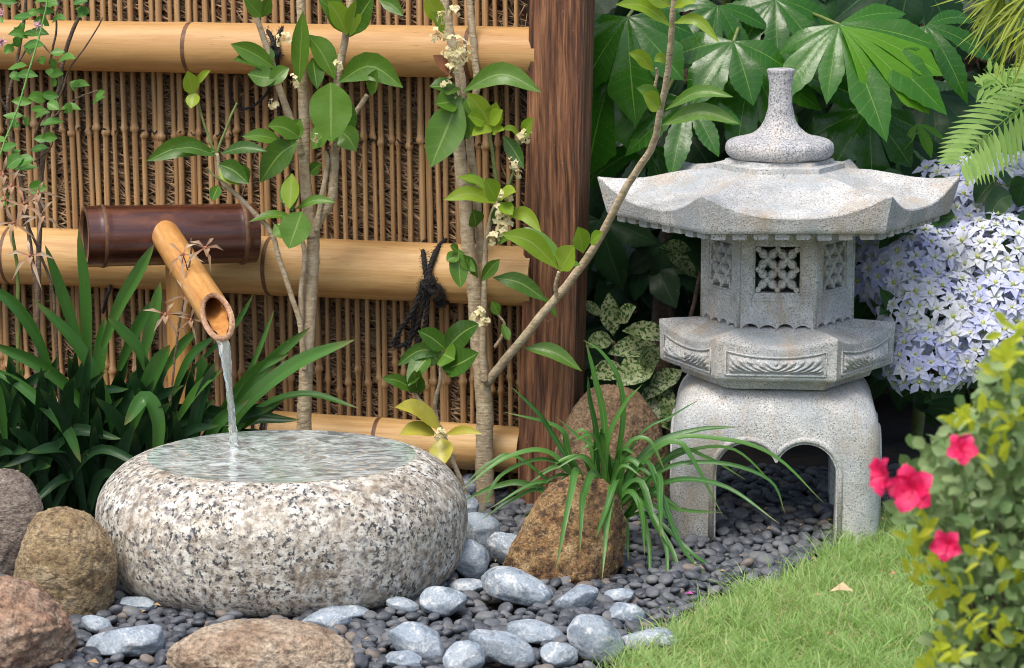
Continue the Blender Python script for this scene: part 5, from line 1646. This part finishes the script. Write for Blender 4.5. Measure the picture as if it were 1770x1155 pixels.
for q in range(34):
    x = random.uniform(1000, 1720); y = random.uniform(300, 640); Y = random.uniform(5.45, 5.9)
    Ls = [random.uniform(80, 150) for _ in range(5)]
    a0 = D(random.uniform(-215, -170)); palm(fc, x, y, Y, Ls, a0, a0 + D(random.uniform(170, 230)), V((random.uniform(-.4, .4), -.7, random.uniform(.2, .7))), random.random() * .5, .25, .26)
for (x, y, Y, x1, y1) in [(1450, 42, 5.12, 1330, 60), (1297, 108, 5.2, 1290, 40), (1190, 175, 5.12, 1250, 40), (1268, 72, 5.14, 1330, -30), (1360, 128, 5.16, 1470, 60), (1085, 30, 5.1, 1180, -40), (1060, 120, 5.14, 1160, 60), (1500, 190, 5.22, 1440, 60), (1120, 250, 5.2, 1200, 100), (1545, 230, 5.25, 1480, 120)]:
    petiole(fd, x, y, Y, x1, y1, 5.45)
for (x0, y0, x1, y1) in [(1300, 900, 1250, -60), (1430, 900, 1470, -60), (1150, 900, 1120, -60), (1580, 900, 1600, -40)]:
    fd.tube(bez([at(x0, 800, 5.6), at((x0 + x1) / 2 + 20, 450, 5.6), at(x1, y1, 5.55)], 30), [.014] * 10 + [.011] * 10 + [.009] * 11, 9)
obj('foliage', fa, M['fatsia'], ft); obj('young_leaves', fb, M['fatsia_y'], ft); obj('shaded_leaves', fc, M['fatsia_d'], ft); obj('stems', fd, M['stem'], ft)

# speckled aucuba between post and lantern
au = thing('aucuba_shrub', 'low aucuba shrub with cream speckled leaves between the post and the lantern base', 'shrub', (at(1110, 700, 5.12).x, 5.12, 0))
m = MB()
for (a, b, c, d, w_, ar) in [(1160, 585, 1075, 572, 32, 6), (1150, 612, 1050, 612, 44, 10), (1135, 625, 1065, 668, 50, 8), (1155, 660, 1120, 735, 56, 4), (1140, 700, 1162, 745, 40, 2), (1180, 640, 1120, 690, 36, 8), (1060, 580, 1052, 505, 34, 0), (1060, 590, 1012, 600, 30, 6), (1130, 640, 1110, 600, 36, 4), (1200, 470, 1150, 440, 26, 4), (1205, 480, 1165, 450, 26, 4), (1170, 610, 1200, 640, 40, 4), (1040, 545, 1000, 528, 20, 5), (1080, 640, 1020, 655, 36, 6), (1170, 690, 1150, 730, 40, 3), (1195, 432, 1140, 428, 22, 4), (1110, 690, 1090, 735, 36, 2), (1190, 660, 1230, 690, 36, 2), (1070, 560, 1100, 530, 28, 4)]:
    leafpx(m, a, b, c, d, w_ * 1.1, 5.06 + random.uniform(-.03, .05), -.04, ar, 'oval', tilt=random.uniform(-.3, .3), teeth=.03, seg=12)
obj('foliage', m, M['aucuba'], au)
m = MB()
for pts in ([(1150, 880), (1148, 700), (1150, 600)], [(1130, 880), (1080, 700), (1060, 590)], [(1150, 640), (1190, 560), (1210, 470)]): stem(m, pts, 5, 3, 5.12, 5.1)
obj('stems', m, M['bark_dark'], au)
ts = thing('bare_trunk', 'thick brown trunk standing in shade between post and lantern', 'tree trunk', (at(1150, 560, 5.5).x, 5.5, 0))
m = MB(); stem(m, [(1140, 900), (1142, 620), (1150, 500), (1162, 380), (1180, 250), (1200, 50)], 22, 15, 5.5, 5.6, n=40, sides=14)
obj('trunk', m, M['bark_dark'], ts)

# ================================================================== hydrangea
YH = 5.02
hy = thing('hydrangea_shrub', 'hydrangea shrub covered in starry pale lilac blue flowers right of the lantern', 'shrub', (at(1690, 780, 5.15).x, 5.15, 0))
def star(mb, mc, c, nn, s_, rr):
    t1 = nn.orthogonal().normalized(); t2 = nn.cross(t1); a0 = random.random() * 6
    for ring, (np_, ls, up) in enumerate(((random.choice((5, 6)), 1.0, .10), (random.choice((4, 5)), .62, .38))):
        for q in range(np_):
            a = a0 + ring * .5 + q * 2 * math.pi / np_ + random.gauss(0, .1); d = t1 * math.cos(a) + t2 * math.sin(a)
            L = s_ * ls * random.uniform(.82, 1.1)
            blade(mb, [c + nn * .001 * ring, c + d * L * .5 + nn * L * (up + .08), c + d * L + nn * L * up], nn, L * .27, 'petal', .28, min(1, max(0, rr + random.gauss(0, .15))), 2)
    mc.tube([c, c + nn * s_ * .22, c + nn * s_ * .30], [s_ * .14, s_ * .13, s_ * .03], 6, random.random())
HEADS = [(1588, 470, 92, 78, 5.02), (1560, 430, 76, 56, 5.06), (1640, 400, 104, 68, 5.10), (1742, 350, 100, 78, 5.14), (1720, 450, 96, 72, 5.00), (1622, 548, 96, 70, 4.94), (1736, 540, 90, 68, 4.94), (1606, 626, 70, 50, 4.90), (1684, 600, 76, 56, 4.90), (1672, 330, 90, 54, 5.2), (1800, 440, 80, 80, 5.05), (1524, 470, 56, 44, 5.04), (1790, 600, 70, 60, 4.95), (1800, 310, 60, 40, 5.2), (1600, 372, 60, 44, 5.14)]
mc = MB()
for (x, y, rx, ry, Y) in HEADS:
    mb = MB(); c = at(x, y, Y); k = mpp(Y)
    n = int(rx * ry / 70); placed = []; tone = random.uniform(.15, .85)
    tries = 0
    while len(placed) < n and tries < 4000:
        tries += 1
        d = rvec(); d.y = -abs(d.y)
        if d.z < -.75: continue
        p = c + V((d.x * rx * k, d.y * ry * k * .8, d.z * ry * k)) * random.uniform(.9, 1.08)
        if any((p - o_).length < .0232 for o_ in placed): continue
        placed.append(p)
        nn = (d + V((0, -.35, .25))).normalized()
        star(mb, mc, p, nn, random.uniform(.020, .032), min(1, max(0, random.gauss(tone, .3))))
    h = obj('flower_head', mb, M['hyd'], hy)
tag(obj('flower_eyes', mc, M['hyd_c'], hy), kind='stuff')
m = MB()
for q in range(230):
    x = random.uniform(1500, 1830); y = random.uniform(300, 715); Y = random.uniform(5.0, 5.3)
    if y > 640: Y = random.uniform(4.95, 5.2)
    if x < 1560 and (y < 420 or y > 640): continue
    a = random.uniform(0, 6.28)
    leafpx(m, x, y, x + math.cos(a) * 70, y + 20 + math.sin(a) * 30, random.uniform(34, 52), Y, random.uniform(-.06, .06), random.uniform(0, 14), 'broad', seg=8, teeth=.04)
for (a, b, c, d, w_) in [(1660, 640, 1690, 672, 40), (1700, 640, 1720, 690, 44), (1560, 560, 1520, 500, 30), (1760, 640, 1740, 690, 40), (1560, 520, 1520, 545, 30), (1640, 650, 1610, 690, 40)]: leafpx(m, a, b, c, d, w_, 4.93, -.03, 4, 'broad', teeth=.04)
obj('foliage', m, M['hyd_leaf'], hy)
m = MB()
for q in range(16):
    x = random.uniform(1640, 1760); x1 = random.uniform(1530, 1800)
    stem(m, [(x, 830), ((x + x1) / 2 + 10, 700), (x1, 560), (x1, 420)], 4, 2.5, 5.15, random.uniform(5.0, 5.2), n=20, sides=6)
obj('stems', m, M['bark_dark'], hy)

# ================================================================== fern and needle leaves, upper right
YE = 5.05
fe = thing('fern', 'light green fern fronds hanging in from the right edge above the hydrangea', 'fern', (at(1850, 400, YE).x, YE, 0))
def frond(name, pts, n, Lmax, Y0, Y1, parent, wd=11):
    mb = MB(); P = [at(x, y, lerp(Y0, Y1, i / (len(pts) - 1))) for i, (x, y) in enumerate(pts)]
    cv = bez(P, n); k = mpp(Y0)
    mb.tube(cv, [.0018 * (1 - .7 * i / n) for i in range(n + 1)], 5, .4)
    for i in range(1, n):
        t = i / n
        tan = (cv[i + 1] - cv[i - 1]).normalized(); nn = V((-.1, -.8, .55)); sd = tan.cross(nn).normalized()
        L = Lmax * k * (math.sin(math.pi * min(1, .18 + .82 * (1 - t) * 1.0)) ** .7 if t > .2 else .85) * (1.0 - .55 * t)
        for s_ in (1, -1):
            d = (sd * s_ + tan * .62).normalized()
            b = cv[i]
            tip = b + d * L + V((0, 0, -.16 * L))
            blade(mb, [b, b + d * L * .33, b + d * L * .66 + V((0, 0, -.05 * L)), tip], nn, wd * k / 2, 'lance', .15, random.random(), 2, teeth=.0)
    return obj(name, mb, M['fern'], parent)
frond('frond', [(1880, 120), (1800, 165), (1740, 205), (1690, 250), (1655, 288)], 23, 118, YE, YE - .08, fe, 11)
frond('frond', [(1900, 210), (1830, 190), (1780, 180), (1700, 120)], 22, 100, YE + .06, YE, fe, 10)
frond('frond', [(1900, 60), (1820, 110), (1760, 150), (1690, 150)], 20, 90, YE + .1, YE + .06, fe, 10)
frond('frond', [(1840, 320), (1760, 280), (1700, 260), (1640, 262)], 14, 70, YE + .22, YE + .18, fe, 12)
nd = thing('needle_shrub', 'spray of thin yellow green needle leaves in the upper right corner', 'shrub', (at(1800, -60, 4.9).x, 4.9, 0))
m = MB()
for (bx, by, n) in ((1735, -15, 30), (1790, -10, 30), (1760, 25, 22), (1800, 40, 20)):
    for q in range(n):
        a = random.gauss(math.pi * 1.27, .42); Lg = random.uniform(60, 135)
        tx, ty = bx + math.cos(a) * Lg, by - math.sin(a) * Lg
        leafpx(m, bx + random.uniform(-8, 8), by + random.uniform(-6, 6), tx, ty + 6, random.uniform(3, 5), 4.9, random.uniform(-.06, .06), random.uniform(4, 14), 'grass', seg=7, across=2, wave=0)
obj('foliage', m, M['needle'], nd)
m = MB(); stem(m, [(1860, -30), (1800, 20), (1760, 15), (1735, -15)], 3, 2, 4.92, 4.9)
m.tube(bez([at(1860, -30, 4.92), V((at(1900, 200, 4.92).x, 4.95, .5)), V((at(1800, -60, 4.9).x + .1, 4.98, 0))], 20), .006, 7)
obj('stems', m, M['stem'], nd)

# ================================================================== azalea in the foreground
YA = 3.15
az = thing('azalea_shrub', 'azalea shrub with small grey green leaves and crimson flowers close in the right foreground', 'shrub', (at(1745, 900, YA).x, YA, 0))
def inside_az(x, y):
    edge = interp([(575, 1765), (600, 1728), (660, 1716), (700, 1672), (740, 1640), (790, 1586), (830, 1560), (900, 1580), (960, 1606), (1000, 1640), (1050, 1640), (1100, 1622), (1180, 1590), (1300, 1560), (1500, 1600)], y)
    return x > edge
ml, my, mt = MB(), MB(), MB()
cnt = 0
while cnt < 6800:
    x = random.uniform(1540, 2050); y = random.uniform(590, 1560)
    if not inside_az(x + random.gauss(0, 10), y): continue
    if random.random() < .3 and noise.noise(V((x * .02, y * .02, 2))) < -.2: continue
    cnt += 1
    Y = YA + random.uniform(-.16, .22)
    a = random.uniform(0, 6.28); Lg = random.uniform(23, 38)
    leafpx(ml, x, y, x + math.cos(a) * Lg, y - math.sin(a) * Lg * .8, random.uniform(15, 23), Y, random.uniform(-.02, .02), random.uniform(-3, 5), 'round', seg=4, across=2, wave=0, tilt=random.uniform(-1, 1))
for (x, y, n, s_) in [(1745, 590, 14, 26), (1740, 640, 18, 34), (1700, 735, 16, 30), (1660, 742, 10, 20), (1720, 790, 10, 26), (1590, 935, 12, 24), (1600, 990, 12, 26), (1650, 1030, 16, 32), (1640, 1120, 16, 32), (1680, 1080, 12, 30), (1760, 700, 12, 26), (1750, 1000, 10, 26), (1740, 1110, 12, 30), (1600, 1150, 12, 28), (1690, 960, 8, 24)]:
    for q in range(n):
        a = random.uniform(.2, 2.9); bx, by = x + random.gauss(0, s_ * .6), y + random.gauss(0, s_ * .6)
        leafpx(my, bx, by, bx + math.cos(a) * 32, by - math.sin(a) * 30, random.uniform(11, 16), YA - .12 + random.uniform(-.05, .05), -.02, 2, 'round', seg=4, across=2, wave=0, tilt=random.uniform(-.7, .7))
obj('foliage', ml, M['azalea'], az); obj('young_leaves', my, M['azalea_y'], az)
base_pt = V((OFF[az.name].x + .05, YA + .05, 0))
for q in range(60):
    y = random.uniform(600, 1400); x = random.uniform(1600, 1950)
    if not inside_az(x - 20, y): continue
    e = at(x, y, YA + random.uniform(-.1, .15))
    b = base_pt + V((random.uniform(-.05, .05), random.uniform(-.05, .05), 0))
    mt.tube(bez([b, b.lerp(e, .5) + V((random.uniform(-.03, .03), 0, -.02)), e], 12), [.005 * (1 - .07 * i) for i in range(13)], 6)
obj('branches', mt, M['bark_dark'], az)
def azalea_flower(x, y, s_, nn, lab=None):
    mb = MB(); c = at(x, y, YA - .17); k = mpp(YA) * s_; nn = V(nn).normalized()
    t1 = nn.orthogonal().normalized(); t2 = nn.cross(t1); a0 = random.random() * 6
    for ring, (n, ls) in enumerate(((5, 1.0), (5, .75))):
        for q in range(n):
            a = a0 + ring * .6 + q * 1.2566; d = t1 * math.cos(a) + t2 * math.sin(a); L = 46 * k * ls
            blade(mb, [c - nn * L * .35, c + d * L * .35 + nn * L * .0, c + d * L * .75 + nn * L * .18, c + d * L + nn * L * (.10 + .2 * ring)], nn, L * .38, 'round', .25, random.random(), 4, wave=.38)
    for q in range(5):
        d = (nn + rvec() * .3).normalized(); mb.tube([c - nn * 8 * k, c + d * 24 * k], .0005, 4, 1.0)
    o = obj('azalea_flower', mb, M['pink'], az)
azalea_flower(1575, 845, .92, (-.3, -1, .2)); azalea_flower(1662, 776, .62, (.1, -1, .4)); azalea_flower(1636, 942, .62, (-.4, -1, .1)); azalea_flower(1526, 822, .75, (-1, -.5, .1))

# ================================================================== shade behind: hedge and board fence
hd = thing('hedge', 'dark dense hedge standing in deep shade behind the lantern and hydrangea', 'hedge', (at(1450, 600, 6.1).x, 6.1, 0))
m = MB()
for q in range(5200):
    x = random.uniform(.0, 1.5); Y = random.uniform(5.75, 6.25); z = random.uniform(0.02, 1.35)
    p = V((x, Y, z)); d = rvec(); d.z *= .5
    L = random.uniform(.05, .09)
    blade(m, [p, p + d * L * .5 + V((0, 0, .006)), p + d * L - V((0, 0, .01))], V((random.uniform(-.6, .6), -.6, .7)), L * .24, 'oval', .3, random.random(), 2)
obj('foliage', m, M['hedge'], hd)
m = MB()
for q in range(26):
    x = random.uniform(.05, 1.45); m.tube(bez([V((x, 6.05, 0)), V((x + random.uniform(-.1, .1), 6.05, .6)), V((x + random.uniform(-.2, .2), 6.0, 1.3))], 10), [.012 - .0008 * i for i in range(11)], 7)
obj('stems', m, M['bark_dark'], hd)
bf = thing('board_fence', 'dark brown board fence glimpsed behind the leaves at the upper right', 'fence', (.9, 6.5, 0))
m = MB()
for i in range(30):
    x0 = -.5 + i * .12
    m.box(V((x0, 6.5 + (.004 if i % 2 else 0), -.02)), V((.114, 0, 0)), V((0, .02, 0)), V((0, 0, 1.9)))
for z in (.4, 1.5): m.box(V((-.5, 6.526, z)), V((3.6, 0, 0)), V((0, .04, 0)), V((0, 0, .08)))
obj('boards', m, M['planks'], bf, smooth=False)

# ================================================================== small fallen things
def litter(name, lab, x, y, z, w_, mat, cat, up=(0, -.3, 1), curl=.3):
    mb = MB(); c = gr(x, y, z) if z < .2 else at(x, y, z)
    k = mpp(4.4) * w_; a = random.uniform(-.6, .6)
    d = V((math.cos(a), math.sin(a), .1))
    blade(mb, [c - d * k / 2, c + V((0, 0, k * .12)), c + d * k / 2], V(up), k * .32, 'broad', curl, .5, 4, wave=.2)
    return tag(obj(name, mb, mat, loc=c), lab, cat)
litter('petal', 'single fallen magenta petal on the dark pebbles near the lawn edge', 1191, 1027, .016, 18, plain('magenta_petal', (.62, .10, .42), .5), 'petal')
litter('dead_leaf', 'curled tan dead leaf on the lawn below the lantern', 1374, 1086, .026, 15, M['deadleaf'], 'dead leaf')
litter('dead_leaf', 'pale tan dead leaf lying on pebbles beside the reddish boulder', 160, 1146, .03, 24, M['deadleaf'], 'dead leaf')
litter('dead_leaf', 'small orange brown dead leaf under the lantern arch', 1434, 900, .02, 14, M['deadleaf'], 'dead leaf')
litter('dead_leaf', 'small brown dead leaf on pebbles below the grass clump', 1248, 988, .02, 13, M['deadleaf'], 'dead leaf')
litter('dead_leaf', 'narrow straw coloured dead leaf across the middle of the lawn', 1455, 1022, .04, 40, M['straw'], 'dead leaf')
litter('dead_leaf', 'little dead leaf on the lawn near the azalea', 1545, 992, .035, 16, M['deadleaf'], 'dead leaf')
q = at(1355, 306, 4.755)
mb = MB(); blade(mb, [q + V((-.003, 0, .0)), q + V((0, 0, .004)), q + V((.003, 0, .001))], V((0, -.5, 1)), .0024, 'broad', .3, .2, 2)
tag(obj('dead_leaf', mb, plain('red_brown_scrap', (.22, .05, .02), .6), loc=q), 'tiny red brown scrap of leaf on the lantern roof', 'dead leaf')

mb = MB(); rl = random.Random(77); got = 0
while got < 90:
    x = rl.uniform(-.75, .85); y = rl.uniform(3.9, 4.95)
    inl = in_poly(x, y, LAWN)
    if not inl and not free(x, y): continue
    got += 1
    c = V((x, y, .035 if inl else .022)); a = rl.uniform(0, 6.28); d = V((math.cos(a), math.sin(a), rl.uniform(-.2, .3)))
    Ls = rl.uniform(.006, .013)
    blade(mb, [c - d * Ls / 2, c + V((0, 0, Ls * .15)), c + d * Ls / 2], V((0, -.3, 1)), Ls * rl.uniform(.12, .35), 'oval', .3, rl.random(), 2)
tag(obj('leaf_litter', mb, M['deadleaf']), 'scattered tiny tan scraps of leaf on pebbles and lawn', 'leaf litter', kind='stuff')

# ================================================================== light, camera
SUN_EL, SUN_AZ = R(60), R(-150)     # high soft light from the front left
w = bpy.data.worlds.new('World'); scene.world = w; w.use_nodes = True
nt = w.node_tree; nt.nodes.clear()
bg = nt.nodes.new('ShaderNodeBackground'); sky = nt.nodes.new('ShaderNodeTexSky'); wo = nt.nodes.new('ShaderNodeOutputWorld')
sky.sky_type = 'NISHITA'; sky.sun_disc = False; sky.sun_elevation = SUN_EL; sky.sun_rotation = SUN_AZ
sky.air_density = 1.0; sky.dust_density = 4.0; sky.ozone_density = 1.0
bg.inputs[1].default_value = .14
nt.links.new(sky.outputs[0], bg.inputs[0]); nt.links.new(bg.outputs[0], wo.inputs[0])
sl = bpy.data.lights.new('Sun', 'SUN'); sl.energy = 1.45; sl.angle = R(26); sl.color = (1, .955, .89)
so = bpy.data.objects.new('Sun', sl); C.objects.link(so)
sd = V((math.sin(SUN_AZ) * math.cos(SUN_EL), math.cos(SUN_AZ) * math.cos(SUN_EL), math.sin(SUN_EL)))
so.rotation_euler = sd.to_track_quat('Z', 'Y').to_euler(); so.location = (-1, 2, 4)
cam = bpy.data.cameras.new('Camera'); cam.sensor_width = 36; cam.lens = 36 * FPX / W0; cam.clip_end = 400; cam.clip_start = .05
cam.dof.use_dof = True; cam.dof.focus_distance = 4.72; cam.dof.aperture_fstop = 8.5
co = bpy.data.objects.new('Camera', cam); C.objects.link(co)
co.location = (0, 0, CAMH); co.rotation_euler = (math.pi / 2 - PITCH, 0, 0)
scene.camera = co
scene.render.resolution_x = 1024; scene.render.resolution_y = 668
scene.cycles.use_denoising = True; scene.cycles.filter_width = 1.0
scene.cycles.max_bounces = 10; scene.cycles.transparent_max_bounces = 8
vs = scene.view_settings
vs.view_transform = 'Standard'; vs.look = 'None'; vs.exposure = 0.72; vs.gamma = 1; vs.use_curve_mapping = False
